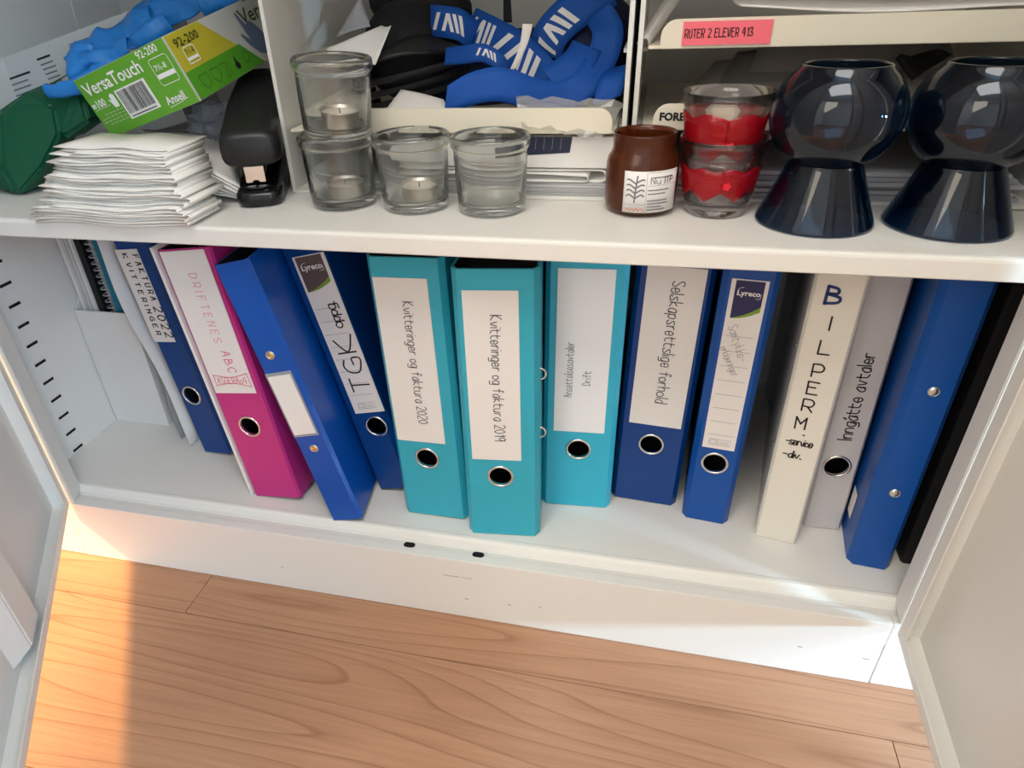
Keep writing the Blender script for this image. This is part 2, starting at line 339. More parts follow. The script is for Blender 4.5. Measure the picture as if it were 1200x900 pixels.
# ================================================================== room
FZ, SH0, SH1 = 0.0979, 0.4424, 0.4596         # cabinet floor, shelf underside, shelf top
X0, X1, Y0, Y1, ZC = -0.95, 2.95, -2.55, 0.46, 2.5
floor = struct(box('floor', X0-.1, X1+.1, Y0-.1, Y1+.1, -.03, -.011, 'seam'))
floor['label'] = 'maple laminate floor of long planks in front of the cabinet'; floor['category'] = 'floor'
pw, pl_ = .195, 1.29
row = 0; y = -.060-pw*13
pmesh = {}
while y < Y1:
    off = {12: .915, 13: .147}.get(row, random.uniform(0, pl_)); xs = [off+k*pl_ for k in range(-3, 5)]
    for a in xs:
        xa, xb = max(a, X0), min(a+pl_, X1); ya, yb = max(y, Y0), min(y+pw, Y1)
        if xb-xa < .03 or yb-ya < .02: continue
        key = (round(xb-xa, 3), round(yb-ya, 3))
        g = .0004
        if key not in pmesh:
            o = bmo('plank', box_bm(bmesh.new(), g-key[0]/2, key[0]/2-g, g-key[1]/2, key[1]/2-g, -.011, 0, .0004), 'wood', floor); pmesh[key] = o.data
        else:
            o = bpy.data.objects.new('plank', pmesh[key]); C.objects.link(o); o.parent = floor
        o.location = ((xa+xb)/2, (ya+yb)/2, 0)
    y += pw; row += 1
def wallpan(name, boxes, m='wall'):
    bm = bmesh.new()
    for b in boxes: box_bm(bm, *b)
    return struct(bmo(name, bm, m))
wallpan('wall_back', [(X0, X1, Y1, Y1+.1, 0, ZC)])
# left wall with a window opening that lets the low sun in
ya, yb, za, zb = -1.25, -.30, .75, 2.4
wallpan('wall_left', [(X0-.1, X0, Y0, ya, 0, ZC), (X0-.1, X0, yb, Y1, 0, ZC), (X0-.1, X0, ya, yb, 0, za), (X0-.1, X0, ya, yb, zb, ZC)])
wallpan('wall_right', [(X1, X1+.1, Y0, Y1, 0, ZC)])
wallpan('wall_front', [(X0, X1, Y0-.1, Y0, 0, ZC)])
wallpan('ceiling', [(X0, X1, Y0, Y1, ZC, ZC+.1)])

# ================================================================== cabinet
CX0, CX1, CY1, CZ1 = -.092, .970, .43, 1.92
cab = tag(empty('metal_cabinet', (0, 0, 0)), 'white steel office cabinet with both doors swung open', 'cabinet')
box('side_panel', CX0-.012, CX0, 0.002, CY1, 0, CZ1, 'steel', cab); box('side_panel', CX1, CX1+.012, .002, CY1, 0, CZ1, 'steel', cab)
box('back_panel', CX0, CX1, CY1-.004, CY1, 0, CZ1, 'steel', cab); box('top_panel', CX0-.012, CX1+.012, 0, CY1, CZ1, CZ1+.012, 'steel', cab)
box('bottom_panel', CX0, CX1, .034, CY1-.004, FZ-.012, FZ, 'steel', cab)
rail = prism_yz('front_rail', [(0.0012, .060), (.0012, .0890), (.0022, .0905), (.020, .0890), (.0235, .0905), (.026, .0955), (.0285, .0985), (.032, .0990), (.034, FZ), (.034, .060)], CX0, CX1, 'steel', cab)
def slot_mesh(wd, ht, n=8):
    pts = []
    for k in range(n+1): a = -math.pi/2+math.pi*k/n; pts.append((wd/2-ht/2+ht/2*math.cos(a), ht/2*math.sin(a)))
    for k in range(n+1): a = math.pi/2+math.pi*k/n; pts.append((-wd/2+ht/2+ht/2*math.cos(a), ht/2*math.sin(a)))
    return pts
for sx in (.416, .496):
    bm = bmesh.new(); pts = slot_mesh(.0135, .0078); vs = [bm.verts.new((sx+x, .0125+y_, .0919)) for x, y_ in pts]; bm.faces.new(vs); bmo('rail_slot', bm, 'black', rail)
box('plinth_panel', -.041, .908, 0, .012, .0005, .0915, 'steel', cab, .0012)
for u_, v_, l_, k_ in ((520, 673, .018, .0007), (541, 676, .012, .0005), (545, 701, .004, .001), (596, 708, .002, .0012), (632, 711, .0018, .001), (330, 664, .002, .001), (935, 757, .004, .001), (1011, 771, .006, .0009)):
    p = at(u_, v_, y=0); ribbons('scuff_mark', [cr([(p.x, p.z), (p.x+l_*.5, p.z-.0006), (p.x+l_, p.z-.0002)], 3)], k_, 'grayprint', cab, y=-.0004)
for a, b in ((CX0-.012, -.0422), (.9092, CX1+.012)): box('plinth_corner', a, b, .0003, .012, .0005, .0915, 'steel', cab, .0012)
prism_xy('frame_post', [(-.0225, 0), (-.036, .028), (CX0, .028), (CX0-.012, 0)], .0925, CZ1, 'steel', cab, .0012)
prism_xy('frame_post', [(.913, 0), (CX1+.012, 0), (CX1, .030), (.9165, .030)], .0925, CZ1, 'steel', cab, .0012)
for side in (-1, 1):
    xx = CX0 if side < 0 else CX1
    for yc in (.091, .35):
        st = box('slot_strip', min(xx, xx-side*.0012), max(xx, xx-side*.0012), yc-.013, yc+.013, .10 if yc < .2 else .1, CZ1-.02, 'steel', cab, 0)
        if side < 0 and yc < .2:
            for k in range(12):
                z = .0975+.027*k+.006
                if z > .44: break
                bm = bmesh.new(); vs = [bm.verts.new((CX0+.0017, yc+a*.0085, z+b*.0019)) for a, b in ((-1, -1), (1, -1), (1, 1), (-1, 1))]; bm.faces.new(vs); bmo('shelf_slot', bm, 'black', st)
def shelf_part(name, z0, z1):
    return prism_yz(name, [(0, z0+.001), (0.001, z0), (.012, z0), (.012, z1-.004), (CY1-.006, z1-.004), (CY1-.006, z1), (.004, z1), (.0018, z1-.0006), (.0005, z1-.0018), (0, z1-.0035)], -.021, .9115, 'steel', cab)
shelf_part('shelf', SH0, SH1); shelf_part('shelf', SH0+.372, SH1+.372)
for zz in (SH1-.004, SH1+.368):
    box('shelf_end', CX0, -.021, .031, CY1-.006, zz-.012, zz+.003, 'steel', cab); box('shelf_end', .9115, CX1, .033, CY1-.006, zz-.012, zz+.003, 'steel', cab)
def door(hx, hy, ang, side, zb=.0935):
    """pan door: local x runs from the hinge to the free edge, local +y*side is the inner side"""
    d = empty('cabinet_door', (hx, hy, 0), (0, 0, R(ang))); d.parent = cab
    L_, T, Z1 = .512, .0195, 1.90; s = side
    def bx(n, x0, x1, a, b, z0, z1, m='steel', bev=.0006): return box(n, x0, x1, min(a*s, b*s), max(a*s, b*s), z0, z1, m, d, bev)
    bx('door_skin', .0, L_, -T, -T+.0014, zb, Z1)
    bx('door_flange', .0, L_, -T, 0, zb, zb+.0013); bx('door_lip', .0, L_, -.0014, 0, zb, zb+.011)
    bx('door_flange', .0, L_, -T, 0, Z1-.0013, Z1); bx('door_flange', 0, .0014, -T, 0, zb, Z1); bx('door_flange', L_-.0014, L_, -T, 0, zb, Z1)
    bx('door_lip', .0014, .016, -.0014, 0, zb+.011, Z1)
    # folded stiffener channel welded to the skin, its lower end cut at a slant
    prof = [(.172, -T+.0014), (.196, -T+.014), (.238, -T+.014), (.262, -T+.0014)]
    prism_xy('stiffener', [(x, y_*s) for x, y_ in prof][::(1 if s > 0 else -1)], zb+.012, Z1-.06, 'steel', d, .002)
    return d
door(-.0285, -.0012, math.degrees(math.atan2(-.302, .218)), 1)
door(.9075, -.0130, -93.2, -1)

# ================================================================== binders
def cover_bm(wd, H, D, tl, tr, hole, ch=.009, t=.0026):
    bm = bmesh.new(); h = wd/2
    out = [(-h+tl, D), (-h, ch), (-h+ch*.75, 0), (h-ch*.75, 0), (h, ch), (h-tr, D)]
    inn = [(-h+tl+t, D), (-h+t, ch+.001), (-h+ch*.75+.0012, t), (h-ch*.75-.0012, t), (h-t, ch+.001), (h-tr-t, D)]
    vo = [[bm.verts.new((x, y, z)) for z in (0, H)] for x, y in out]; vi = [[bm.verts.new((x, y, z)) for z in (0, H)] for x, y in inn]
    def quad(a, b, mi):
        f = bm.faces.new((a[0], b[0], b[1], a[1])); f.material_index = mi
    for k in range(5):
        if k == 2 and hole: continue
        quad(vo[k], vo[k+1], 0); quad(vi[k], vi[k+1], 1)
    for k in range(5):
        for e in (0, 1): bm.faces.new((vo[k][e], vo[k+1][e], vi[k+1][e], vi[k][e])).material_index = 0
    for k in (0, 5): bm.faces.new((vo[k][0], vo[k][1], vi[k][1], vi[k][0]))
    if hole:
        hx, hz, r = hole; circ = []
        for vv, yy, mi in ((vo, 0, 0), (vi, t, 1)):
            cv = [bm.verts.new((hx+r*math.cos(2*math.pi*i/28), yy, hz+r*math.sin(2*math.pi*i/28))) for i in range(28)]; circ.append(cv)
            es = [bm.edges.new((cv[i], cv[(i+1) % 28])) for i in range(28)]
            rect = [vv[2][0], vv[3][0], vv[3][1], vv[2][1]]
            for i in range(4):
                a, b = rect[i], rect[(i+1) % 4]; e = bm.edges.get((a, b)) or bm.edges.new((a, b)); es.append(e)
            for f in bmesh.ops.triangle_fill(bm, use_beauty=True, use_dissolve=False, edges=es, normal=(0, -1, 0))['geom']:
                if isinstance(f, bmesh.types.BMFace): f.material_index = mi
        for i in range(28): bm.faces.new((circ[0][i], circ[0][(i+1) % 28], circ[1][(i+1) % 28], circ[1][i])).material_index = 0
    return bm
def binder(label, x, y, yaw, lean, wd, color, hole=(0, .083), taper=(0, 0), rivets=(), D=.283, H=.318, pages=True, pitch=0, lift=0, ch=.007, rivet='brass'):
    # the spine stands on its lower corner when it leans
    o = empty('binder', (x, y, FZ+abs(math.sin(R(lean)))*wd/2+.0006+lift)); o.rotation_mode = 'XYZ'; o.rotation_euler = (R(pitch), R(lean), R(yaw))
    tag(o, label, 'binder', 'ring binders on the lower shelf')
    bmo('cover', cover_bm(wd, H, D, taper[0], taper[1], (hole[0], hole[1], .0122) if hole else None, ch), [color, 'lining'], o)
    if hole:
        torus('finger_ring', .0128, .0015, 'chrome', o, (hole[0], -.0002, hole[1]))
    if pages:
        i0 = .004; y0, y1 = .05, D-.012; f = lambda yy, k: taper[k]*max(0, (yy-.01)/D)
        prism_xy('pages', [(-wd/2+i0+f(y0, 0), y0), (wd/2-i0-f(y0, 1), y0), (wd/2-i0-f(y1, 1), y1), (-wd/2+i0+f(y1, 0), y1)], .006, H-.016, 'pages', o, 0)
    for rx, rz in rivets:
        bm = bmesh.new(); bmesh.ops.create_uvsphere(bm, u_segments=14, v_segments=8, radius=.0042)
        for v in bm.verts: v.co = Vector((rx+v.co.x, v.co.y*.35, rz+v.co.z))
        rv = bmo('rivet', bm, rivet, o, True); torus('rivet_washer', .0044, .0006, 'chrome', rv, (rx, 0, rz), seg=18, ring=6)
    return o
def spine_label(o, x0, x1, z0, z1, m='label', y=-.0003):
    return box('spine_label', x0, x1, y-.0006, y, z0, z1, m, o, 0)
def rows(lab, x0, x1, zs): ribbons('rule', [[(x0, z), (x1, z)] for z in zs], .0005, 'line', lab)
def logo_head(lab, x0, x1, z0, z1, m):
    # coloured head with a swept lower edge and a green sweep below it, and the maker's name
    n = 8; w_ = x1-x0
    lo = [(x0+w_*i/n, z0+(z1-z0)*.22*(i/n)**2) for i in range(n+1)]
    def flat(name, poly, m_, y):
        bm = bmesh.new(); bm.faces.new([bm.verts.new((a, y, b)) for a, b in poly]); return bmo(name, bm, m_, lab)
    flat('green_sweep', lo+[(a, b+(z1-z0)*(.02+.13*((a-x0)/w_))) for a, b in lo[::-1]], 'greenprint', -.00105)
    flat('head_print', [(a, b+(z1-z0)*(.01+.13*((a-x0)/w_))) for a, b in lo]+[(x1, z1), (x0, z1)], m, -.00106)
    printed('lettering', 'Lyreco', w_*.29, 'white', lab, fr((x0+x1)/2, z0+(z1-z0)*.62, 0, -.0012), 1.0, .0002, 'CENTER')
    ribbons('lettering', [cr([(x0+w_*.1, z0+(z1-z0)*.62), (x0+w_*.13, z0+(z1-z0)*.78), (x0+w_*.3, z0+(z1-z0)*.83)], 4), cr([(x1-w_*.24, z0+(z1-z0)*.56), (x1-w_*.1, z0+(z1-z0)*.56), (x1-w_*.07, z0+(z1-z0)*.68)], 4)], .0004, 'white', lab, -.0012)
def cert(lab, x0, x1, z0, z1):
    m_ = (x0+x1)/2-(x1-x0)*.1
    ribbons('certificate_mark', [[(x0, z0), (x1, z0), (x1, z1), (x0, z1), (x0, z0)], [(m_, z0), (m_, z1)], cr([(x0+.002, z0+.002), (x0+.001, z0+.004), (x0+.003, z1-.001), (m_-.001, z0+.004), (m_-.002, z0+.0015), (x0+.002, z0+.002)], 3)]+[[(m_+.0015, z0+(z1-z0)*k), (x1-.0015, z0+(z1-z0)*k)] for k in (.3, .6)], .0004, 'grayprint', lab)

# A: dark blue, block capitals running down the label
b = binder('dark blue binder with a small white label lettered FAKTURA 2022, standing farthest left', .1089, .1181, -5.8, -7.1, .052, 'navy', (-.002, .0905))
l = spine_label(b, -.0245, .0095, .168, .287)
write('lettering', 'FAKTURA', .0078, .0000, .280, -90, .0012, 'ink', l, .056, spacing=.55, seed=1); write('lettering', '2022', .0115, -.002, .215, -90, .0014, 'ink', l, .040, spacing=.4, seed=2)
write('lettering', 'KVITTERINGER', .0068, -.0150, .282, -90, .0012, 'ink', l, .104, spacing=.55, seed=3)
# B: magenta
b = binder('magenta pink binder with a long white label written in red pen', .2343, .0499, -1.3, -6.4, .064, 'pink', (-.0007, .1047), ch=.003)
l = spine_label(b, -.028, .025, .150, .3165)
write('lettering', 'DRIFTENES', .0095, -.0035, .292, -90, .0007, 'pale', l, .078, spacing=.5, seed=4); write('lettering', 'ABC', .0105, -.0005, .203, -90, .0008, 'redmark', l, .026, spacing=.4, seed=5)
ribbons('lettering', [[(-.022, .1735), (-.0225, .160)], cr([(-.0225, .1735), (0, .1705), (.022, .1755)], 5), cr([(-.0225, .160), (0, .163), (.0225, .1585)], 5), [(.021, .1755), (.0225, .1585)]], .0009, 'redmark', l)
write('lettering', 'ASGERÅ74'.replace('Å', 'A'), .008, -.019, .1625, 0, .0006, 'redmark', l, .037, spacing=.2, seed=6)
# C: narrow blue two-ring binder leaning left
b = binder('narrow bright blue ring binder with two brass rivets, leaning left against the pink binder', .3350, .0272, 2.8, -12.2, .039, 'bluegloss', None, (0, .024), ((-.0015, .2218), (0, .1039)), pages=False, H=.322, ch=.004)
l = box('label_holder', -.0165, .0135, -.0012, -.0002, .1215, .202, 'sleeve', b, 0); box('spine_label', -.0145, .0115, -.0018, -.0012, .1245, .1985, 'label', l, 0)
prism_xy('pages', [(-.014, .06), (-.004, .06), (-.004, .26), (-.014, .26)], .006, .300, 'pages', b, 0)
# D: TGK
b = binder('blue binder with printed grey and white label marked TGK, leaning behind the narrow blue one', .3735, .089, -1.5, -13.0, .049, 'navy', (.0085, .0924), (0, .004))
l = spine_label(b, -.0115, .0265, .112, .3045, 'label')
logo_head(l, -.0085, .0225, .265, .3035, 'brown'); rows(l, -.009, .020, [.245-.0155*k for k in range(8)])
write('lettering', 'TGK', .023, .0205, .1415, 90, .0016, 'marker', l, .070, spacing=.25, seed=7); write('lettering', 'oppg.', .013, .0165, .2215, 90, .0013, 'marker', l, .030, spacing=.12, seed=8); cert(l, -.004, .018, .118, .1255)
# E, F: turquoise receipts binders
for lab, par, yr, sd, tl in (('turquoise binder labelled Kvitteringer og faktura 2020, left of the 2019 one', (.4350, .0568, -1.0, -1.5, .078), '2020', 9, (-.033, .022)),
                         ('turquoise binder labelled Kvitteringer og faktura 2019, standing closest to the front', (.5195, .0417, 6.0, -.4, .080), '2019', 9, (-.0305, .021))):
    b = binder(lab, *par, 'cyan', (-.0015, .0842), (0, .010) if yr == '2020' else (.026, 0)); l = spine_label(b, tl[0], tl[1], .1065, .298)
    if yr == '2019':
        for zz in (.135, .205): torus('wire_clip', .0062, .0011, 'chrome', b, (.0392, .012, zz), axis='Y', seg=20, ring=6)
    write('lettering', 'Kvitteringer og faktura '+yr, .0105, -.0055, .2735, -90, .00075, 'pencil', l, .142, jit=.025, spacing=.22, seed=sd)
# G: turquoise employment contracts
b = binder('turquoise binder labelled Ansettelsesavtaler Drift, right of the 2019 one', .593, .1046, 4.0, .2, .080, 'cyan', (0, .0833)); l = spine_label(b, -.028, .027, .1072, .2975)
write('lettering', 'Ansettelsesavtaler', .0085, -.010, .152, 90, .00055, 'biro', l, .066, jit=.025, spacing=.2, seed=10); write('lettering', 'Drift', .0085, .009, .168, 90, .0006, 'biro', l, .017, jit=.025, spacing=.2, seed=11)
# H
b = binder('blue binder labelled Selskapsrettslige forhold, right of the three turquoise ones', .670, .1263, -3.0, 1.2, .075, 'navy', (.0004, .0838)); l = spine_label(b, -.0265, .029, .110, .2945)
write('lettering', 'Selskapsrettslige forhold', .0122, -.0015, .280, -90, .00085, 'pencil', l, .140, jit=.03, spacing=.2, seed=12)
# I
b = binder('blue binder with a navy headed printed label, between the Selskapsrettslige and BILPERM binders', .7389, .1058, -5.5, .5, .050, 'blue', (-.0008, .0828)); l = spine_label(b, -.0165, .0158, .1025, .294)
logo_head(l, -.0125, .0125, .2545, .293, 'navyprint'); rows(l, -.013, .012, [.236-.0165*k for k in range(8)])
ribbons('lettering', place(strokes('Samtykke-', .0085, .5, .15, .04, random.Random(13))[0], -.0125, .245, -66), .0004, 'biro', l)
ribbons('lettering', place(strokes('erklaeringer', .0075, .45, .12, .04, random.Random(14))[0], -.0165, .222, -62), .0004, 'biro', l); cert(l, -.011, .0105, .1075, .1145)
# J
b = binder('white binder with BILPERM written down the spine in marker, turned slightly sideways', .8120, .0894, -10.5, -.2, .042, 'wbinder', None, (.0, .030), ch=.003)
s1 = spine_label(b, -.0182, .0182, .003, .316, 'wbinder', -.00002)
write('lettering', 'B', .0170, -.0090, .2815, 0, .0022, 'bluemark', s1, .0105, seed=15, aspect=.7)
for ch, z, dx in (('I', .2565, 0), ('L', .2320, -.004), ('P', .2075, -.005), ('E', .1885, -.0055), ('R', .1690, -.0058), ('M', .1480, -.008)):
    write('lettering', ch, .0135, dx, z, 0, .0013, 'marker', s1, None if ch == 'I' else .0092, seed=ord(ch), jit=.02)
write('lettering', '.', .01, .001, .1415, 0, .0013, 'marker', s1); write('lettering', '-service', .0085, -.0125, .1285, 0, .0011, 'marker', s1, .024, spacing=.1, seed=16); write('lettering', '-div.', .0085, -.0125, .1125, 0, .0011, 'marker', s1, .017, spacing=.12, seed=17)
for rz in (.222, .104):
    bm = bmesh.new(); bmesh.ops.create_uvsphere(bm, u_segments=12, v_segments=8, radius=.003)
    for v in bm.verts: v.co = Vector((-.0212+v.co.x*.3, .03+v.co.y, rz+v.co.z))
    bmo('rivet', bm, 'chrome', b, True)
# K
b = binder('greyish white binder labelled Inngåtte avtaler, right of the BILPERM binder', .8640, .1174, .9, -1.2, .040, 'gbinder', (-.0015, .0865), ch=.004); s1 = spine_label(b, -.0165, .0165, .104, .302, 'gbinder', -.00002)
write('lettering', 'Inngåtte avtaler', .0125, .0045, .1215, 90, .0011, 'marker', s1, .100, jit=.03, spacing=.2, seed=18)
# L
b = binder('blue ring binder with two rivets and no spine label, standing farthest right', .9000, .0663, -6.0, -.3, .040, 'blue', None, (.004, .014), ((.0009, .2148), (-.0003, .0993)), pages=True, rivet='chrome')
box('side_sticker', -.0206, -.0202, .035, .052, .030, .062, 'label', b, 0)

b = binder('narrow black folder in the shadow between the rightmost blue binder and the cabinet wall', .9455, .0780, -1.5, 0, .024, 'rubber', None, (.0, .004), ch=.003)

# ================================================================== magazine file and loose folders at the left end
mf = tag(empty('magazine_file', (-.046, .168, FZ)), 'white cardboard magazine file with a low front in the left corner', 'magazine file')
box('front_panel', -.0445, .0445, 0, .0025, 0, .179, 'paper', mf, .0004); box('base', -.0445, .0445, .0025, .245, 0, .0025, 'paper', mf, 0); box('back_panel', -.0445, .0445, .2425, .245, .0025, .30, 'paper', mf, 0)
for sx in (-.0445, .042):
    prism_yz('side_panel', [(.0025, .0025), (.0025, .179), (.11, .30), (.2425, .30), (.2425, .0025)], sx, sx+.0025, 'paper', mf)
def upright(name, x0, x1, m, label, cat, y0=.175, hgt=.31, lean=-9):
    o = empty(name, (x0+(x1-x0)/2, y0, FZ+.004)); o.rotation_euler = (0, R(lean), 0); tag(o, label, cat); h = (x1-x0)/2
    return o, h
o, h = upright('document_stack', -.080, -.056, 'greypaper', 'thick pale grey document stack leaning in the magazine file', 'papers', lean=-.5)
for k in range(6): box('booklet', -h+k*h/3, -h+(k+1)*h/3-.0006, .0015*(k % 3), .225, 0, .312-.002*(k % 2), 'gbinder' if k % 2 else 'paper', o, .0004)
o, h = upright('black_folder', -.0545, -.0450, 'rubber', 'thin black folder between grey papers and spiral notebook', 'folder', lean=-.3)
box('cover', -h, -h+.002, 0, .225, 0, .312, 'rubber', o, 0); box('cover', h-.002, h, 0, .225, 0, .312, 'rubber', o, 0); box('fold', -h, h, -.001, .002, 0, .312, 'rubber', o, .0006)
o, h = upright('spiral_notebook', -.0435, -.0270, 'greypaper', 'spiral bound notebook with wire coil in the magazine file', 'notebook', lean=-.3)
box('page_block', -h+.002, h-.002, .008, .215, 0, .310, 'greypaper', o, 0)
for k in range(34): torus('wire_coil', .0062, .0011, 'spiral', o, (0, .004, .012+k*.0088), axis='Z', seg=12, ring=5)
o, h = upright('teal_notebook', -.0262, -.0165, 'teal', 'teal plastic covered notebook beside the spiral notebook', 'notebook', lean=-.3)
box('cover', -h, -h+.0015, 0, .22, 0, .312, 'teal', o, 0); box('cover', h-.0015, h, 0, .22, 0, .312, 'teal', o, 0); box('page_block', -h+.0015, h-.0015, .002, .215, .002, .308, 'greypaper', o, 0); box('fold', -h, h, -.0015, .001, 0, .312, 'teal', o, .0006)
def sleeve(x0, ytop, bow, lab, seed, m='sleeve', xb=0):
    def fn(u, v): return (x0+xb*(1-v)+bow*math.sin(v*3.1)*(.4+.6*(1-u))-.030*v, ytop-.004*math.sin(v*9+seed)+.22*u, FZ+.003+.322*v)
    tag(grid_solid('plastic_sleeve', fn, 6, 14, .0012, m), lab, 'folder')
sleeve(.040, .142, .004, 'clear plastic sleeve of papers left of the FAKTURA binder', 1, 'sleeve', .0); sleeve(.0480, .130, -.004, 'white paper folder leaning directly against the FAKTURA binder', 2, 'paper', .014)
def fn(u, v): return (.1985-.0358*v*1.0, .0505+.23*u, FZ+.0015+.318*v)
tag(grid_solid('white_folder', fn, 2, 2, .0035, 'paper', smooth=False), 'thin white cardboard folder between the FAKTURA and pink binders', 'folder')

# ================================================================== letter tray units on the upper shelf
def lip(name, x0, x1, y, z0, z1, m, parent, r=.012, th=.003):
    pts = [(x0, z0), (x1, z0)]
    for cx, a0 in ((x1-r, 0), (x0+r, 90)):
        for k in range(6): a = R(a0+18*k); pts.append((cx+r*math.cos(a), z1-r+r*math.sin(a)))
    return prism_xz(name, pts, y, y+th, m, parent, .0006)
def tray_unit(name, label, xa, xb, trays, yf=.112, yb=.372, h=.33):
    o = tag(empty(name, (0, 0, 0)), label, 'letter tray')
    for x in (xa, xb-.004):
        s_ = box('side_panel', x, x+.004, yf-.002, yb, SH1+.0002, SH1+h, 'tray', o, .0008)
        for z in [SH1+.057+.0615*k for k in range(4)]: box('runner', x+.004 if x == xa else x-.004, x+.008 if x == xa else x, yf+.035, yb-.01, z-.002, z+.0015, 'tray', s_, .0005)
    box('base', xa+.004, xb-.004, yf-.004, yb, SH1+.0002, SH1+.0032, 'tray', o, .0008)
    for zf, x0, x1 in trays:
        t_ = box('tray', xa+.0085, xb-.0085, yf, yb, zf-.0025, zf, 'cream', o, .0006); lip('front_lip', x0, x1, yf-.002, zf-.0025, zf+.0185, 'cream', t_)
    return o
tl = tray_unit('letter_tray_rack', 'white letter tray rack holding the blue lanyards and black hat', .298, .6205, [(.5195, .330, .6085)])
tr_ = tray_unit('letter_tray_rack', 'white letter tray rack with the pink RUTER label, behind the blue vases', .6245, .947, [(.5215, .642, .930), (.5835, .642, .930)], .119)
pk = box('name_label', .6585, .7245, .1153, .1163, .5835, .6000, 'pinklab', tr_, 0)
write('lettering', 'RUTER 2 ELEVER 413', .0058, .6605, .5888, .5, .0006, 'ink', pk, .050, spacing=.22, y=.1150, seed=21)
printed('lettering', 'FORE', .0086, 'ink', tr_, fr(.6468, .5270, 0, .1166), 1.0, .0004)

# papers in the left rack, under the tray
o = tag(box('catalogue', .400, .611, .116, .352, .4865, .5135, 'paper', None, .001), 'white catalogue with a navy print block, lying under the lanyard tray', 'catalogue')
q_ = pyd('navy_block', [(.505, .1155, .5135), (.5745, .1155, .5135), (.5725, .1155, .5000), (.505, .1155, .4955)], [(0, 1, 2, 3)], mat('navy_cover_print', rgb(34, 44, 70), .5), o)
ribbons('lettering', [[(.520+.0075*k, .5125), (.519+.0075*k, .5025)] for k in range(7)], .0006, 'grayprint', q_, y=.1152)
def fold_sheet(name, x0, x1, y0, d, z, gap, th, m, left=True, wave=.0006, seed=0, x0b=None, sag=0.0, ph=None):
    """a folded sheet seen end-on: two layers joined by a round fold on the right"""
    rr = random.Random(seed); ph = rr.uniform(0, 6) if ph is None else ph; n = 12; line = []; x0b = x0 if x0b is None else x0b; r = gap/2
    wv = lambda x: wave*math.sin((x-.1)*48+ph)+sag*((x-x1)/(x1-x0))**2
    for k in range(n+1): x = x0+(x1-r-x0)*k/n; line.append((x, z+wv(x)))
    for k in range(1, 6): a = -math.pi/2+math.pi*k/6; line.append((x1-r+r*math.cos(a), z+r+r*math.sin(a)+wv(x1)))
    for k in range(n+1): x = x1-r-(x1-r-x0b)*k/n; line.append((x, z+gap+wv(x)+wave*.6*math.sin(k+ph)))
    k_ = len(line)-1
    def fn(u, v):
        i = min(int(round(u*k_)), k_); x, zz = line[i]; return (x+.004*math.sin(v*3+ph)*0, y0+d*v+.0015*math.sin(i*.7+ph), zz)
    return grid_solid(name, fn, k_, 2, th, m)
for k, (za, xr, gp) in enumerate(((.4752, .590, .0060), (.4746, .606, .0098))):
    o = fold_sheet('folded_newspaper', .41, xr, .112+.004*k, .20, za, gp, .0011, 'paper', wave=.0003, seed=k)
    tag(o, ('inner' if k == 0 else 'outer')+' folded white leaflet curled under the white catalogue', 'leaflet')
o = tag(empty('paper_pile', (0, 0, 0)), 'low pile of grey and white sheets at the bottom of the left tray rack', 'papers')
for k in range(5): box('sheet', .315+.003*(k % 2), .610-.002*(k % 3), .1125+.0012*(k % 2), .350, .4632+.0022*k, .4632+.0022*k+.0019, ('greypaper', 'gbinder', 'greypaper', 'paper', 'greypaper')[k], o, 0)

# cap, cards and papers in the lanyard tray
def ellip(bm, c, rx, ry, rz, rot=None, seg=24):
    r_ = bmesh.ops.create_uvsphere(bm, u_segments=seg, v_segments=seg//2, radius=1); rot = rot or Matrix()
    for v in r_['verts']: v.co = Vector(c)+(rot @ Vector((v.co.x*rx, v.co.y*ry, v.co.z*rz)))
cp = tag(empty('visored_hat', (0, 0, 0)), 'black hat with curved shiny visor in the left tray', 'hat')
bm = bmesh.new(); ellip(bm, (.386, .262, .572), .054, .062, .050, Euler((0, R(-15), 0)).to_matrix()); bmo('crown', bm, 'blackf', cp, True)
bm = bmesh.new(); ellip(bm, (.386, .300, .612), .058, .040, .034, Euler((0, R(10), 0)).to_matrix()); bmo('crown_top', bm, 'blackf', cp, True)
def fn(u, v):
    a = math.pi*(u-.5)*1.25; r = .012+.062*v; return (.402+r*math.sin(a)*.85-.02*v, .235-r*math.cos(a)*.95, .592-.020*v-.020*math.sin(a)**2*v-.05*(r*math.sin(a))/.07*(-.35))
grid_solid('visor', fn, 20, 8, .0035, 'blackp', cp)
for k in range(3):
    def fn(u, v, k=k):
        a = math.pi*(u-.5)*1.2; r = .075-.006*k; return (.392+r*.86*math.sin(a), .245-r*math.cos(a)*.95, .552-.011*k+.006*v+.012*math.sin(a))
    grid_solid('band', fn, 20, 2, .004, 'blackf', cp)
tag(sheet('white_card', [at(381, 58, .165), at(440, 76, .155), at(458, 30, .175), at(447, 30, .185)], 'paper', th=.0006, bulge=-.002), 'white card leaning on the black hat behind the stacked jars', 'card')
tag(sheet('white_note', [at(394, 44, .20), at(434, 31, .20), at(428, 12, .22), at(424, -8, .22)], 'greypaper', th=.0005, bulge=.002), 'small grey-white note standing left of the black hat', 'note')
tag(sheet('white_slip', [at(452, 129, .128), at(526, 130, .125), at(520, 117, .15), at(470, 105, .165)], 'paper', th=.0006, bulge=.001), 'white paper slip lying in front of the black hat', 'paper')
def fn(u, v): return (at(619+2*u, 26, .16).x+.006*u+.004*math.sin(v*3), .16+.006*math.sin(v*4), .602-.052*v)
tag(grid_solid('swing_tag', lambda u, v: Vector(at(612+12*(1-.6*v)*u-16*v*v, 28+56*v, .158)), 3, 8, .0006, 'paper'), 'narrow white paper tag hanging among the lanyards', 'tag')

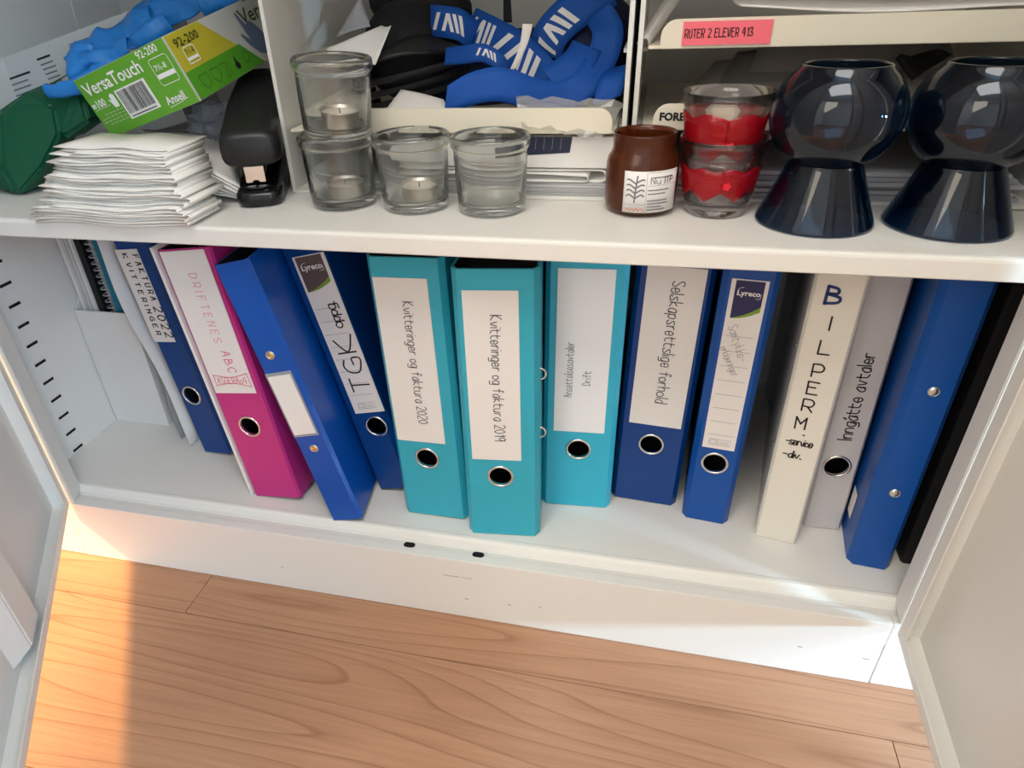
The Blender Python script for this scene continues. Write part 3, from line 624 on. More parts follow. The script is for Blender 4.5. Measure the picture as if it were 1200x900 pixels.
# lanyards: woven ribbons with chevron print
def lanyard(label, pts, dep, wid, m='lan', marks=(), sub=8, th=.0011):
    """pts: (px, py, across_x, across_z) centre line in the tray at depths dep; wid: ribbon width"""
    rowz = []
    for (u, v, ax, ay, az), y in zip(pts, dep): rowz.append(tuple(at(u, v, y))+tuple(Vector((ax, ay, az)).normalized()))
    L_ = cr(rowz, sub); n = len(L_)-1
    def pos(s, t):
        f = s*n; i = min(int(f), n-1); f -= i; a, b = L_[i], L_[i+1]
        c = Vector(a[:3]).lerp(Vector(b[:3]), f); w_ = Vector(a[3:]).lerp(Vector(b[3:]), f).normalized(); return c+w_*(t-.5)*wid
    o = tag(empty('lanyard', (0, 0, 0)), label, 'lanyard', 'blue lanyards in the left tray')
    grid_solid('ribbon', pos, n, 4, th, m, o)
    def surf(s, t, side=1):
        p = pos(s, t); e = 1e-3; du = pos(min(s+e, 1), t)-pos(max(s-e, 0), t); dv = pos(s, min(t+.05, 1))-pos(s, max(t-.05, 0)); nn = du.cross(dv).normalized()
        if nn.dot(CAM-p) < 0: nn = -nn
        return p+nn*(th/2+.0005)
    for (s0, s1, t0, t1) in marks:
        # three slanted bars per mark, like chevrons
        q = lambda a, b: (s0+(s1-s0)*a, t0+(t1-t0)*b); V, F = [], []
        for ln in ([(.0, .1), (.16, .9)], [(.30, .1), (.46, .9), (.62, .1)], [(.66, .9), (.82, .1)], [(.86, .9), (1.0, .1)]):
            for (a0, b0), (a1, b1) in zip(ln, ln[1:]):
                for k in range(4):
                    f0, f1 = k/4, (k+1)/4; b_ = len(V)
                    for f in (f0, f1):
                        for d in (-.06, .06): V.append(surf(*q(a0+(a1-a0)*f+d, b0+(b1-b0)*f)))
                    F.append((b_, b_+1, b_+3, b_+2))
        pyd('chevron_print', V, F, 'white', o)
    return o
lanyard('bright blue plain lanyard band arching along the front of the tray', [(522, 120, .2, 0, 1), (545, 107, .1, .2, 1), (575, 99, 0, .3, 1), (600, 102, .1, .3, 1), (632, 113, .1, .3, 1), (662, 113, -.2, .3, 1), (688, 95, -.8, .2, .7), (706, 66, -1, .1, .35), (712, 36, -1, 0, -.1), (700, 14, -.7, .3, -.6)],
        [.130, .132, .135, .14, .15, .16, .17, .19, .20, .215], .028)
lanyard('blue lanyard with large white chevrons across the middle of the tray', [(548, 30, .5, .1, .8), (572, 42, .55, .1, .8), (600, 58, .6, .1, .8), (624, 80, .65, .1, .75), (645, 104, .7, .1, .7)], [.235, .22, .205, .19, .175], .036, 'lan', ((.04, .30, .12, .88), (.36, .80, .12, .88)))
lanyard('blue lanyard with white chevrons curving up at the back right of the tray', [(640, 66, -.95, .1, .2), (644, 44, -.85, .1, .5), (662, 22, -.65, .1, .75), (688, 2, -.6, .1, .8), (712, -14, -.6, .1, .8)], [.215, .215, .22, .225, .23], .034, 'lan', ((.10, .58, .15, .85),))
lanyard('blue lanyard folded beside the black hat with white chevrons', [(505, 24, 0, .2, 1), (522, 26, 0, .2, 1), (540, 30, .1, .2, 1), (556, 44, .4, .2, .9)], [.225, .215, .215, .225], .028, 'lan', ((.12, .72, .15, .85),))
lanyard('blue lanyard end curling at the right of the tray next to the divider', [(711, 118, .95, .1, .3), (715, 102, .95, .1, .3), (720, 86, .95, .1, .25), (726, 78, .95, .2, .2)], [.155, .158, .168, .19], .026)
lanyard('blue lanyard with small white print below the chevron band', [(522, 66, .1, .4, 1), (545, 64, 0, .3, 1), (566, 62, 0, .3, 1), (584, 72, .3, .3, 1), (590, 86, .8, .2, .5)], [.195, .185, .18, .178, .18], .016, 'lan', ((.42, .70, .3, .8),))
lanyard('blue lanyard strip with a pale edge folded in the right of the tray', [(646, 96, -.6, .3, .7), (662, 86, -.6, .3, .7), (676, 74, -.75, .3, .6), (688, 54, -.9, .3, .3)], [.165, .172, .18, .195], .030)
bm = bmesh.new(); ellip(bm, (.505, .30, .548), .09, .07, .040); ellip(bm, (.570, .29, .565), .055, .07, .058); ellip(bm, (.45, .285, .538), .06, .06, .03)  # rounded heap added to fill in the darkness behind the lanyards
tag(bmo('dark_fill_heap', bm, 'land', None, True), 'dark navy heap added to fill the dark space behind the lanyards', 'bag')
tag(sheet('black_strap', [at(590, 26, .27), at(600, 26, .27), at(598, -12, .28), at(590, -12, .28)], 'blackf', th=.002), 'narrow black strap hanging at the back of the lanyard tray', 'strap')
rn = random.Random(3); J = {}
def crumple(label, cs, amp, n, seed, m='plasticbag', name='plastic_bag'):
    rr = random.Random(seed); a, b, c, d = [Vector(p) for p in cs]; nn = (b-a).cross(d-a).normalized(); K = [[rr.uniform(-1, 1) for _ in range(n+1)] for _ in range(n+1)]
    def fn(u, v):
        i, j = int(round(u*n)), int(round(v*n)); return a*(1-u)*(1-v)+b*u*(1-v)+c*u*v+d*(1-u)*v+nn*amp*K[i][j]
    return tag(grid_solid(name, fn, n, n, .0005, m, smooth=False), label, 'plastic bag')
crumple('crumpled clear plastic bag hanging over the front lip of the lanyard tray', [at(612, 150, .1055), at(704, 163, .1055), at(734, 120, .150), at(604, 114, .140)], .0030, 9, 5)

# papers in the right rack
tag(sheet('curled_sheet', [at(746, 52, .125), at(760, 54, .13), at(800, -4, .22), at(782, -10, .22)], 'paper', th=.0006, bulge=.006), 'curled white sheet at the left end of the pink labelled tray', 'paper')
tag(sheet('paper_sheet', [(.70, .118, .6085), (.925, .118, .6035), (.925, .33, .6095), (.70, .33, .6125)], 'paper', th=.0012, bulge=-.002, wave=.0015), 'white sheet of paper lying over the top of the pink labelled tray', 'paper')
o = tag(empty('paper_pile', (0, 0, 0)), 'pile of white sheets standing slanted in the tray below the pink label', 'papers')
for k in range(3): sheet('sheet', [(.655+.03*k, .155+.02*k, .5245), (.91, .165+.02*k, .5245), (.91, .30, .557+.006*k), (.70+.02*k, .29, .553+.008*k)], 'greypaper' if k % 2 else 'gbinder', o, .0008, .003)
tag(sheet('black_pouch', [at(1052, 66, .20), at(1098, 62, .20), at(1112, 62, .22), at(1072, 92, .19)], 'blackf', th=.006, bulge=.004), 'small black pouch lying behind the two blue vases', 'pouch')
o = tag(empty('paper_pile', (0, 0, 0)), 'pile of grey printed sheets at the bottom of the right tray rack', 'papers')
for k in range(6): box('sheet', .634+.002*(k % 2), .935-.004*(k % 3), .122+.003*(k % 3), .350, .4632+.0035*k, .4632+.0035*k+.0030, ('greypaper', 'gbinder')[k % 2], o, 0)

# ================================================================== glass on the shelf
JAR = [(0, 0), (.0245, 0), (.0285, .0015), (.0298, .005), (.0303, .012), (.0318, .050), (.0318, .0525), (.0328, .0535), (.0340, .0555), (.0343, .0595), (.0336, .0630), (.0322, .0640), (.0308, .0632), (.0300, .0600), (.0298, .0540), (.0293, .0500), (.0278, .0125), (.0262, .0085), (.0225, .0070), (0, .0066)]
def jar(label, x, y, z, rot=(0, 0, 0)):
    o = lathe('glass_jar', JAR, 'glass', None, 56); o.location = (x, y, z); o.rotation_euler = rot; return tag(o, label, 'jar', 'clear glass jars on the shelf')
def tealight(label, x, y, z, rot=(0, 0, 0)):
    o = tag(empty('tealight', (x, y, z), rot), label, 'candle', 'tealights inside the glass jars')
    lathe('metal_cup', [(0, 0), (.0155, 0), (.0162, .0008), (.0168, .0130), (.0174, .0134), (.0170, .0138), (.0163, .0132), (.0157, .0012), (0, .0012)], 'alu', o, 32); lathe('wax', [(.0157, .0012), (.0162, .0108), (0, .0102)], 'wax', o, 32)
    lathe('wick', [(0, .010), (.0006, .010), (.0006, .0145), (0, .0145)], 'ink', o, 8); return o
tj = (R(1.5), R(3.5), 0)
jar('lower clear glass jar of the stack of two, next to the stapler', .3665, .080, SH1+.0003); tealight('tealight at the bottom of the lower stacked jar', .372, .076, SH1+.0074)
jar('upper clear glass jar standing tilted on top of another jar', .3705, .079, SH1+.0612, tj); tealight('tealight inside the tilted upper jar', .3755, .076, SH1+.0690, tj)
jar('clear glass jar holding a tealight, middle of the three standing on the shelf', .4385, .077, SH1+.0003); tealight('tealight inside the middle standing jar', .444, .073, SH1+.0074)
jar('empty clear glass jar, rightmost of the jars', .5095, .075, SH1+.0003)

def tumbler(label, x, y, z, lo, hi, hearts):
    o = tag(empty('glass_tumbler', (x, y, z)), label, 'glass', 'stacked red printed tumblers')
    rad = lambda zz: .0252+.0093*(zz/.060)
    lathe('tumbler', [(0, .0012), (.020, .0004), (.0240, 0), (.0250, .001), (rad(.006), .006), (rad(.0595), .0595), (rad(.06)-.0002, .0602), (rad(.06)-.0014, .0600), (rad(.05)-.0020, .050), (rad(.013)-.0022, .013), (.0215, .0105), (0, .0098)], 'redglass', o, 56)
    n = 96
    def fn(u, v):
        a = 2*math.pi*u; tri = abs(((u*7) % 1)*2-1); zl = lo+.008*tri; zh = hi+(.004*abs(math.sin(a*3.5)) if hearts else .0012*math.sin(a*9)); zz = zl+(zh-zl)*v
        r_ = rad(zz)+.0004; return (r_*math.sin(a), -r_*math.cos(a), zz)
    grid_solid('red_band', fn, n, 4, .0003, 'redprint', o)
    for k in range(4):
        a = .12+k*math.pi/2
        def mf_(s, t): r_ = rad(.030)+.0011; return (r_*math.sin(a+s/.03), -r_*math.cos(a+s/.03), lo+.014+t)
        V = [mf_(0, 0)]+[mf_((.0030+.0005*math.cos(5*2*math.pi*i/20))*math.cos(2*math.pi*i/20), (.0030+.0005*math.cos(5*2*math.pi*i/20))*math.sin(2*math.pi*i/20)) for i in range(20)]
        pyd('flower_print', V, [(0, 1+i, 1+(i+1) % 20) for i in range(20)], mat('bright_red_print', rgb(226, 30, 50), .4), o)
    return o
tumbler('lower red printed glass tumbler of the nested pair', .699, .090, SH1+.0003, .014, .040, False)
tumbler('upper red printed glass tumbler nested in another, with heart tops', .697, .090, SH1+.0345, .010, .043, True)

cj = tag(empty('candle_jar', (.6365, .090, SH1+.0003)), 'frosted amber brown candle jar with a white botanical label', 'candle')
lathe('jar', [(0, .0008), (.022, 0), (.0262, .0012), (.0288, .0045), (.0297, .009), (.0300, .030), (.0297, .040), (.0285, .0445), (.0262, .0485), (.0252, .0515), (.0252, .0615), (.0258, .0632), (.0250, .0642), (.0238, .0636), (.0232, .060), (.0234, .0515), (.0265, .043), (.0278, .036), (.0276, .010), (.022, .006), (0, .0055)], 'amber', cj, 56)
lathe('wax', [(0, .0060), (.0270, .0065), (.0272, .0105), (0, .0098)], mat('old_wax', rgb(120, 72, 40), .6), cj, 32)
def cyl(r_): return lambda s, zz: (r_*math.sin(s), -r_*math.cos(s), zz)
c_ = cyl(.03035); cl = grid_solid('paper_label', lambda u, v: c_(R(-26+92*u), .0050+.0335*v), 16, 2, .0003, 'label', cj)
c2 = cyl(.0308)
c3 = lambda a, b: c2(a/.03, b)                     # arc length on the jar wall -> point
Q = lambda a: R(a)*.03
ribbons('label_rule', [[(Q(9), .0055), (Q(9), .038)], [(Q(11), .0270), (Q(63), .0272)], [(Q(-24), .0118), (Q(8), .0118)], [(Q(11), .0375), (Q(64), .0375)]], .0003, 'line', cl, fn=c3)
leafs = [[(Q(-8), .0135), (Q(-7), .024), (Q(-5), .035)]]+[[(Q(-7.5), .017+.004*k), (Q(-7.5+s_*9), .020+.004*k), (Q(-7.5+s_*13), .0185+.0045*k)] for k in range(4) for s_ in (-1, 1)]
ribbons('sprig_print', [cr(l_, 4) for l_ in leafs], .0012, 'grayprint', cl, fn=c3)
def curved(text, cap, a0, zz, wd, m, length): ls, L_ = strokes(text, cap, .6, .2, .02, random.Random(2)); k = length/L_; ribbons('lettering', [[(Q(a0)+x*k, zz+yy) for x, yy in l_] for l_ in ls], wd, m, cl, fn=c3)
ls_ = [(.0335, 18, 50), (.0235, 12, 46), (.0205, 12, 40), (.0150, 12, 44), (.0125, 12, 46), (.0100, 12, 34), (.0075, 12, 40)]
ribbons('small_print', [[(Q(a), z_), (Q(b_), z_)] for z_, a, b_ in ls_], .0009, 'grayprint', cl, fn=c3)
curved('Nu', .0052, 15, .0285, .0006, 'grayprint', .0080); curved('ITP', .0052, 38, .0285, .0009, 'brown', .0075)
ribbons('signature_print', [cr([(Q(-20+3.2*k), .0075+(.0012 if k % 2 else -.0008)) for k in range(9)], 4)], .0006, 'orange', cl, fn=c3)

VASE = [(.0424, .0004), (.0436, .0012), (.0434, .0025), (.0268, .0440), (.0262, .0460), (.0272, .0480)]
for k in range(1, 12):
    t_ = -55+k*(55+50)/11; VASE.append((.0010+.0452*math.cos(R(t_)), .0805+.0415*math.sin(R(t_))))
VASE += [(.0298, .1135), (.0285, .1140), (.0272, .1130), (.0275, .1118)]
for k in range(10, -1, -1):
    t_ = -55+k*(55+50)/11; VASE.append((.0010+.0422*math.cos(R(t_)), .0805+.0388*math.sin(R(t_))))
VASE += [(.020, .0488), (0, .0484)]
VIN = [(0, .0455), (.0225, .0452), (.0238, .0432), (.0404, .0022), (.0424, .0004)]
def vase(label, x, y):
    o = tag(empty('glass_vase', (x, y, SH1+.0003)), label, 'vase', 'dark blue glass vases'); 
    lathe('bowl', VASE[5:]+[], 'blueglass', o, 64); lathe('foot', [(0, .0470), (.0262, .0470)]+VASE[4::-1][0:5]+VIN[::-1][1:], 'blueglass', o, 64); return o
vase('dark blue glass hourglass vase beside the red tumblers', .7725, .070); vase('dark blue glass hourglass vase at the right end of the shelf', .8665, .070)

# ================================================================== stapler
sp = tag(empty('stapler', (.2905, .0575, SH1+.0003), (0, 0, R(22))), 'large black stapler standing between the paper bags and the jars', 'stapler')
loft('base', [(0, 0, .006, .010, .004, 3), (.002, 0, .007, .016, .006, 3.5), (.008, 0, .008, .0205, .008, 4), (.03, 0, .009, .0215, .009, 4), (.09, 0, .012, .022, .012, 4), (.16, 0, .020, .021, .020, 4), (.168, 0, .020, .016, .014, 3)], 'blackg', sp, 28)
loft('arm', [(.004, 0, .050, .020, .011, 3), (.007, 0, .051, .0255, .015, 3.5), (.018, 0, .052, .0272, .0165, 4), (.035, 0, .0545, .0270, .018, 4), (.085, 0, .066, .0262, .0235, 3.6), (.14, 0, .074, .0250, .026, 3.4), (.168, 0, .072, .0225, .030, 3), (.175, 0, .070, .015, .020, 2.6)], 'blackp', sp, 32)
loft('magazine', [(.010, 0, .034, .009, .006, 6), (.012, 0, .034, .010, .007, 6), (.15, 0, .048, .010, .008, 6)], 'blackg', sp, 16)
prism_xz('staple_gate', [(-.0088, .0215), (-.0035, .0215), (-.002, .0240), (.002, .0240), (.0035, .0215), (.0088, .0215), (.0088, .0375), (-.0088, .0375)], .0085, .0100, 'chrome', sp, .0004)
an = loft('anvil', [(.0055, 0, .0166, .005, .0003, 3), (.008, 0, .0168, .0115, .0005, 3), (.013, 0, .0170, .012, .0005, 3), (.016, 0, .0172, .006, .0003, 3)], 'blackp', sp, 16)
for s_ in (-1, 1): box('anvil_groove', min(s_*.0015, s_*.0085), max(s_*.0015, s_*.0085), .0105, .0116, .0172, .0180, 'chrome', an, 0)

# ================================================================== paper bags
rr = random.Random(11)
NB = 20
ORD = 'first second third fourth fifth sixth seventh eighth ninth tenth eleventh twelfth thirteenth fourteenth fifteenth sixteenth seventeenth eighteenth nineteenth twentieth'.split()
for k in range(NB):
    f = k/(NB-1); z = SH1+.0016+k*.00300
    o = fold_sheet('paper_bag', .096+.040*f+rr.uniform(-.010, .012), .258-.024*f*f+rr.uniform(-.008, .005), -.009+.022*f+rr.uniform(-.005, .004), .050+.01*f, z, .0022+rr.uniform(-.0004, .0004), .0009, 'bagpaper', wave=.0011, ph=k*.16+rr.uniform(-.12, .12), seed=100+k, x0b=.104+.034*f+rr.uniform(-.016, .014), sag=-.0010+.0035*f)
    tag(o, ORD[NB-1-k]+' folded white paper bag from the top of the thick stack at the shelf edge', 'paper bag', 'folded white paper bags in the front stack')
cs = [at(163, 153, .125), at(216, 186, .052), at(282, 222, .062), at(264, 158, .150)]
for k in range(9):
    dz = Vector((rr.uniform(-.003, .003), rr.uniform(-.002, .004)+.0015*k, -.0042*k)); C4 = [p+dz for p in cs]
    for p in C4: p.z = max(p.z, SH1+.0012+.0012*(8-k))
    o = sheet('flat_paper_bag', C4, 'bagpaper', th=.0010, bulge=.0015, wave=.0006, seed=k)
    tag(o, 'topmost flat white paper bag of the pile left of the stapler' if k == 0 else ORD[k]+' flat white paper bag from the top of the pile left of the stapler', 'paper bag', 'flat white paper bags by the stapler')

# ================================================================== cartons, gloves, scoop at the left
def flat(name, poly, m, parent, fn):
    bm = bmesh.new(); bm.faces.new([bm.verts.new(fn(a, b_)) for a, b_ in poly]); return bmo(name, bm, m, parent)
gb = tag(empty('glove_carton', (.124, .09, .515), (R(10.96), R(-16.49), R(-8.12))), 'bright green glove carton tilted on the paper bags, blue gloves spilling out', 'box'); W_, L_, H_ = .126, .24, .056
bm = bmesh.new(); box_bm(bm, 0, W_, 0, L_, 0, H_, .0008); bmo('carton', bm, 'gboxlight', gb)
E_ = lambda u, v, y=-.0004: (u*W_, y, (1-v)*H_)
ef = flat('green_end', [(.003, .005), (.997, .005), (.997, .995), (.003, .995)], 'gboxgreen', gb, lambda a, b_: E_(a, b_, -.0002))
def et(text, u, v, size, m, sx=1, bold=0): return printed('lettering', text, size, m, ef, fr(u*W_, (1-v)*H_, 0, -.0006), sx, bold)
et('VersaTouch', .045, .30, .0158, 'white', 1.06, .00025); et('92-200', .70, .135, .0092, 'white', 1.05, .0001); et('≈100', .015, .51, .0092, 'white', 1.0, .0002); et('Ansell', .715, .875, .0100, 'white', 1.0, .0002)
ribbons('lettering', [cr([((.72)*W_, .085*H_), (.82*W_, .095*H_), (.925*W_, .125*H_)], 4)], .0005, 'white', ef, y=-.0006)
bc = flat('barcode', [(.31, .375), (.645, .375), (.645, .85), (.31, .85)], 'white', ef, lambda a, b_: E_(a, b_, -.0005))
rb = random.Random(5); x_ = .330; bars = []
while x_ < .622: w_ = rb.choice((.004, .004, .008, .011)); bars.append((x_, w_)); x_ += w_+rb.choice((.005, .005, .009))
bm = bmesh.new()
for x_, w_ in bars: bm.faces.new([bm.verts.new(E_(a, b_, -.0008)) for a, b_ in ((x_, .40), (x_+w_, .40), (x_+w_, .77), (x_, .77))])
bmo('bars', bm, 'ink', bc); ribbons('digits', [[((.34+.02*k)*W_, .185*H_), ((.35+.02*k)*W_, .185*H_)] for k in range(14)], .0012, 'ink', bc, y=-.0008)
def rrect(u0, u1, v0, v1): 
    a, b_, c2_, d_ = u0*W_, u1*W_, (1-v1)*H_, (1-v0)*H_; r = .0018
    return [(a+r, c2_), (b_-r, c2_), (b_, c2_+r), (b_, d_-r), (b_-r, d_), (a+r, d_), (a, d_-r), (a, c2_+r), (a+r, c2_)]
ribbons('size_frame', [rrect(.77, .955, .20, .60)], .0006, 'white', ef, y=-.0006); flat('size_bar', [(.775, .43), (.95, .43), (.95, .50), (.775, .50)], 'white', ef, lambda a, b_: E_(a, b_, -.0006)); et('7½-8', .79, .38, .0068, 'white', 1, .0001)
hp_ = [(.235, .50), (.225, .42), (.212, .36), (.222, .35), (.238, .39), (.238, .30), (.25, .30), (.256, .28), (.268, .28), (.274, .30), (.285, .31), (.288, .42), (.283, .50)]
hp_ = [(a, b_+.10) for a, b_ in hp_]
flat('hand_print', hp_, 'white', ef, lambda a, b_: E_(a, b_, -.0006)); ribbons('small_print', [[(.03*W_, .47*H_), (.2*W_, .47*H_)]]+[[((.09+.045*j)*W_, (.36-.055*i)*H_), ((.115+.045*j)*W_, (.36-.055*i)*H_)] for i in range(4) for j in range(5)]+[[(.035*W_, (.30)*H_), (.075*W_, .30*H_)], [(.035*W_, (.25)*H_), (.075*W_, .25*H_)]], .0007, 'gboxlight', ef, y=-.0006)
# long side of the carton
S_ = lambda yy, z, e=.0003: (W_+e, yy, z)
ls1 = flat('olive_print', [(.002, .024), (.05, .024), (.085, .0245), (.05, .0555), (.002, .0555)], 'yellow', gb, S_); ls2 = flat('green_print', [(.002, .0005), (.112, .0005), (.088, .0245), (.002, .0245)], 'dgreenprint', gb, lambda a, b_: S_(a, b_, .0004))
SM = lambda yy, z, e=.0008: Matrix.Translation((W_+e, yy, z)) @ Matrix(((0, 0, 1, 0), (1, 0, 0, 0), (0, 1, 0, 0), (0, 0, 0, 1)))
printed('lettering', '92-200', .0098, 'textgreen', ls1, SM(.008, .044), 1.25, .0002); printed('lettering', 'VersaTouch', .0200, 'textgreen', gb, SM(.108, .036), 1.15, .0002)
sd = lambda a, b_: S_(a, b_, .0008)
ribbons('size_frame', [[(.014, .0285), (.028, .0285), (.029, .030), (.029, .0405), (.027, .042), (.015, .042), (.0135, .0405), (.0135, .030), (.014, .0285)]], .0007, 'white', ls1, fn=sd); flat('size_bar', [(.014, .0335), (.0285, .0335), (.0285, .031), (.014, .031)], 'white', ls1, sd); printed('lettering', '7½-8', .0062, 'textgreen', ls1, SM(.0152, .0358), .9)
sh = lambda c: [(c-.006, .0175), (c+.006, .0175), (c+.006, .0100), (c, .0045), (c-.006, .0100), (c-.006, .0175)]
ribbons('icon_print', [sh(.020), sh(.037), [(.047, .0175), (.056, .0175), (.054, .0115), (.0515, .010), (.0515, .005)], [(.048, .005), (.055, .005)], [(.058, .017), (.058, .005)]]+[[(.088+.005*math.cos(2*math.pi*i/14), .0125+.005*math.sin(2*math.pi*i/14)) for i in range(15)]], .0006, 'textgreen', ls2, fn=sd)
flat('drop_print', [(.071+.0035*math.sin(t_), .0095-.0035*math.cos(t_)) for t_ in [2*math.pi*i/12-math.pi*.78 for i in range(11)]]+[(.071, .0195)], 'ink', ls2, sd)
hand = [(.128, .003), (.112, .009), (.104, .018), (.097, .030), (.0985, .031), (.108, .023), (.105, .037), (.103, .0485), (.1055, .0490), (.112, .036), (.120, .038), (.126, .032), (.131, .024), (.138, .014), (.145, .004)]
flat('glove_print', hand, 'gloveprint', gb, lambda a, b_: S_(a, b_, .0006))
# slot in the top of the carton
flat('opening', [(.02, .06), (.106, .06), (.106, .19), (.02, .19)], 'black', gb, lambda a, b_: (a, b_, H_+.0003))

wb = tag(empty('glove_carton', (-.0865, .205, .4605), (0, R(-12.8), 0)), 'pale grey glove carton with small print and green top label, at the back left', 'box')
bm = bmesh.new(); box_bm(bm, 0, .222, 0, .075, 0, .116, .0008); bmo('carton', bm, mat('carton_white', rgb(214, 214, 212), .5), wb)
flat('green_top_label', [(.0, .004), (.075, .004), (.045, .045), (.0, .05)], 'gboxgreen', wb, lambda a, b_: (a, b_, .1164)); flat('grey_top_print', [(.06, .05), (.10, .045), (.12, .02), (.115, .006), (.10, .006), (.09, .028), (.06, .04)], 'greypaper', wb, lambda a, b_: (a, b_, .1164))
tl_ = []
for i in range(8): tl_.append([(.012, .088-.0058*i), (.012+rb.uniform(.026, .034), .088-.0058*i)])
for i in range(9): tl_.append([(.068, .097-.0050*i), (.068+rb.uniform(.017, .020), .097-.0050*i)])
ribbons('small_print', tl_[:8], .0016, 'grayprint', wb, y=-.0003); ribbons('small_print', tl_[8:], .0016, 'grayprint', wb, y=-.0003); ribbons('heading_print', [[(.010, .0945), (.048, .0945)], [(.067, .103), (.086, .103)], [(.016, .036), (.040, .036)]], .0022, 'ink', wb, y=-.0003)
sh2 = lambda c: [(c-.006, .106), (c+.006, .106), (c+.006, .0985), (c, .093), (c-.006, .0985), (c-.006, .106)]
ribbons('icon_print', [sh2(.124), sh2(.140)], .0007, 'ink', wb, y=-.0003)

def remeshed(name, chains, m, vox=.0017, noise=.004, nscale=.02, flatm=None):
    bm = bmesh.new()
    for pts, r in chains:
        pp = cr([tuple(p) for p in pts], 5)
        for i, p in enumerate(pp):
            f = i/(len(pp)-1); rad = r[0]+(r[1]-r[0])*f; ellip(bm, p, rad, rad*.55, rad, None, 12)
    o = bmo(name, bm, m, None, True); md = o.modifiers.new('r', 'REMESH'); md.mode = 'VOXEL'; md.voxel_size = vox; md.use_smooth_shade = True
    tx = bpy.data.textures.new('crease', 'CLOUDS'); tx.noise_scale = nscale; tx.noise_depth = 2
    dm = o.modifiers.new('d', 'DISPLACE'); dm.texture = tx; dm.strength = noise; dm.texture_coords = 'LOCAL'
    dg = bpy.context.evaluated_depsgraph_get(); me = bpy.data.meshes.new_from_object(o.evaluated_get(dg)); o.modifiers.clear(); o.data = me
    for p in me.polygons: p.use_smooth = True
    return o
A3 = lambda *l: [at(u, v, y) for u, v, y in l]
from mathutils import noise as NZ
def film(quad, nu, nv, amp, fr_, seed, roll=0):
    """a creased rubber film spanned over four corners"""
    a, b_, c_4, d_ = quad; nn = (b_-a).cross(d_-a).normalized(); off = Vector((seed*3.1, seed*1.7, 0)); eye = (CAM-a).normalized(); nn = nn if nn.dot(eye) > 0 else -nn
    def fn(u, v):
        p = a*(1-u)*(1-v)+b_*u*(1-v)+c_4*u*v+d_*(1-u)*v; rg = NZ.ridged_multi_fractal(Vector((u*fr_[0]*.55+v*.5, v*fr_[1]*.55, 0))+off, 1.2, 2.0, 2, 1.0, 1.6)
        e = NZ.noise(Vector((u*4, v*3, 5))+off)*.006; ed = (v-.5)*2
        return p+nn*(amp*(rg-.9)*.5+roll*(1-ed*ed))+(d_-a).normalized()*e
    return fn
def glove(label, films, fingers):
    o = tag(empty('nitrile_glove', (0, 0, 0)), label, 'glove')
    for k, (q4, amp, f_) in enumerate(films): grid_solid('cuff' if k else 'palm', film(A3(*q4), 44, 26, amp, f_, k+len(label) % 7, .010), 44, 26, .0009, 'nitrile', o)
    for k, (path, r) in enumerate(fingers):
        pp = cr([tuple(p) for p in A3(*path)], 6); n_ = len(pp)-1
        def fn(u, v, pp=pp, n_=n_, r=r, k=k):
            i = min(int(round(u*n_)), n_); p = Vector(pp[i]); t_ = (Vector(pp[min(i+1, n_)])-Vector(pp[max(i-1, 0)])).normalized(); s_ = t_.cross(Vector((0, 1, .2))).normalized(); w2 = t_.cross(s_)
            rad = (r[0]+(r[1]-r[0])*u)*(1 if u < .9 else math.sqrt(max(0, 1-((u-.9)/.1)**2))+.05); a_ = 2*math.pi*v; cz = 1+.28*NZ.noise(Vector((u*9, math.cos(a_)*1.3, k*4.0)))
            return p+s_*rad*math.cos(a_)*cz+w2*rad*.5*math.sin(a_)*cz
        grid_solid('finger', fn, n_, 16, .0008, 'nitrile', o)
    return o
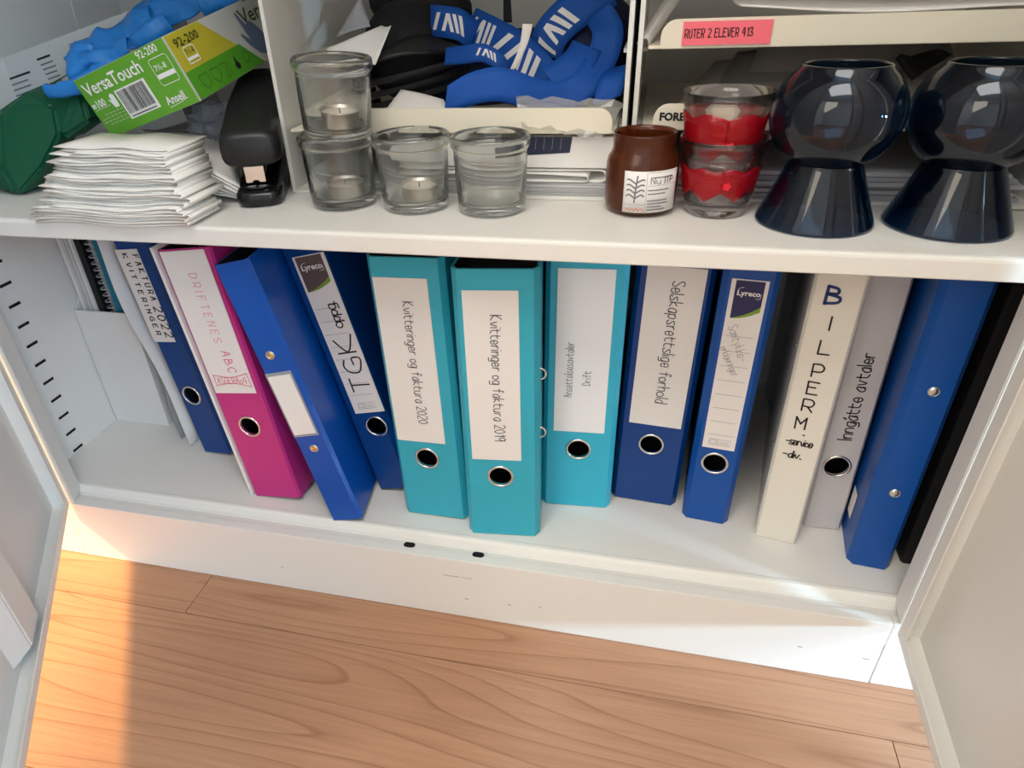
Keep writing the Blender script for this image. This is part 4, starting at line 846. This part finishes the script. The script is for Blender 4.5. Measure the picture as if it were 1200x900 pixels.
glove('crumpled blue nitrile glove drooping left over the green carton', [(((84, 70, .135), (186, 46, .155), (176, 4, .185), (100, 54, .165)), .014, (3.5, 2.4)), (((88, 100, .128), (160, 66, .145), (150, 40, .155), (84, 64, .140)), .012, (3.2, 2.0))],
      [(((122, 84, .135), (100, 97, .122), (74, 106, .114), (52, 107, .112)), (.0095, .0060)), (((112, 64, .146), (96, 64, .140), (84, 78, .135)), (.0115, .0085)), (((140, 70, .145), (118, 90, .130), (94, 100, .120)), (.011, .008))])
glove('blue nitrile glove bunched along the top edge of the green carton', [(((150, 52, .158), (262, 4, .185), (272, -30, .215), (176, -4, .200)), .014, (4.2, 2.0)), (((186, 10, .19), (232, -6, .20), (232, -40, .22), (186, -30, .22)), .012, (2.4, 2.0))],
      [(((236, 8, .178), (256, 0, .182), (284, -10, .19)), (.010, .007)), (((196, 26, .165), (178, 38, .152), (158, 52, .148)), (.010, .0075))])

def hull(name, pts, m, parent=None, bev=.003):
    bm = bmesh.new(); [bm.verts.new(p) for p in pts]; r_ = bmesh.ops.convex_hull(bm, input=bm.verts)
    bmesh.ops.delete(bm, geom=[g for g in r_['geom_interior'] if isinstance(g, bmesh.types.BMVert)], context='VERTS')
    bmesh.ops.dissolve_limit(bm, angle_limit=R(4), verts=bm.verts, edges=bm.edges)
    bmesh.ops.bevel(bm, geom=list(bm.edges), offset=bev, segments=3, affect='EDGES'); return bmo(name, bm, m, parent, False)
sc_ = tag(empty('plastic_scoop', (0, 0, 0)), 'dark green plastic scoop standing at the left end of the shelf', 'scoop')
bk = Vector((-.010, .05, .004))
fp = A3((2, 128, .105), (32, 106, .125), (64, 124, .118), (70, 158, .105), (50, 196, .085), (22, 233, .066), (4, 200, .075), (-30, 150, .105), (-40, 205, .09))
for p in fp: p.z = max(p.z, SH1+.001)
hull('pan', fp+[p+bk for p in fp[:4]]+[Vector((p.x, p.y+.05, SH1+.001)) for p in (fp[5], fp[8])], 'dgreen', sc_, .004)
hp2 = A3((44, 113, .125), (92, 100, .128), (104, 143, .118), (72, 166, .108)); hull('handle', hp2+[p+Vector((0, .035, 0)) for p in hp2], 'dgreen', sc_, .004)
crumple('crumpled grey plastic wrap under the green carton beside the stapler', [at(216, 158, .14), at(268, 168, .13), at(268, 118, .17), at(226, 118, .17)], .005, 6, 9, 'sleeve', 'plastic_wrap')
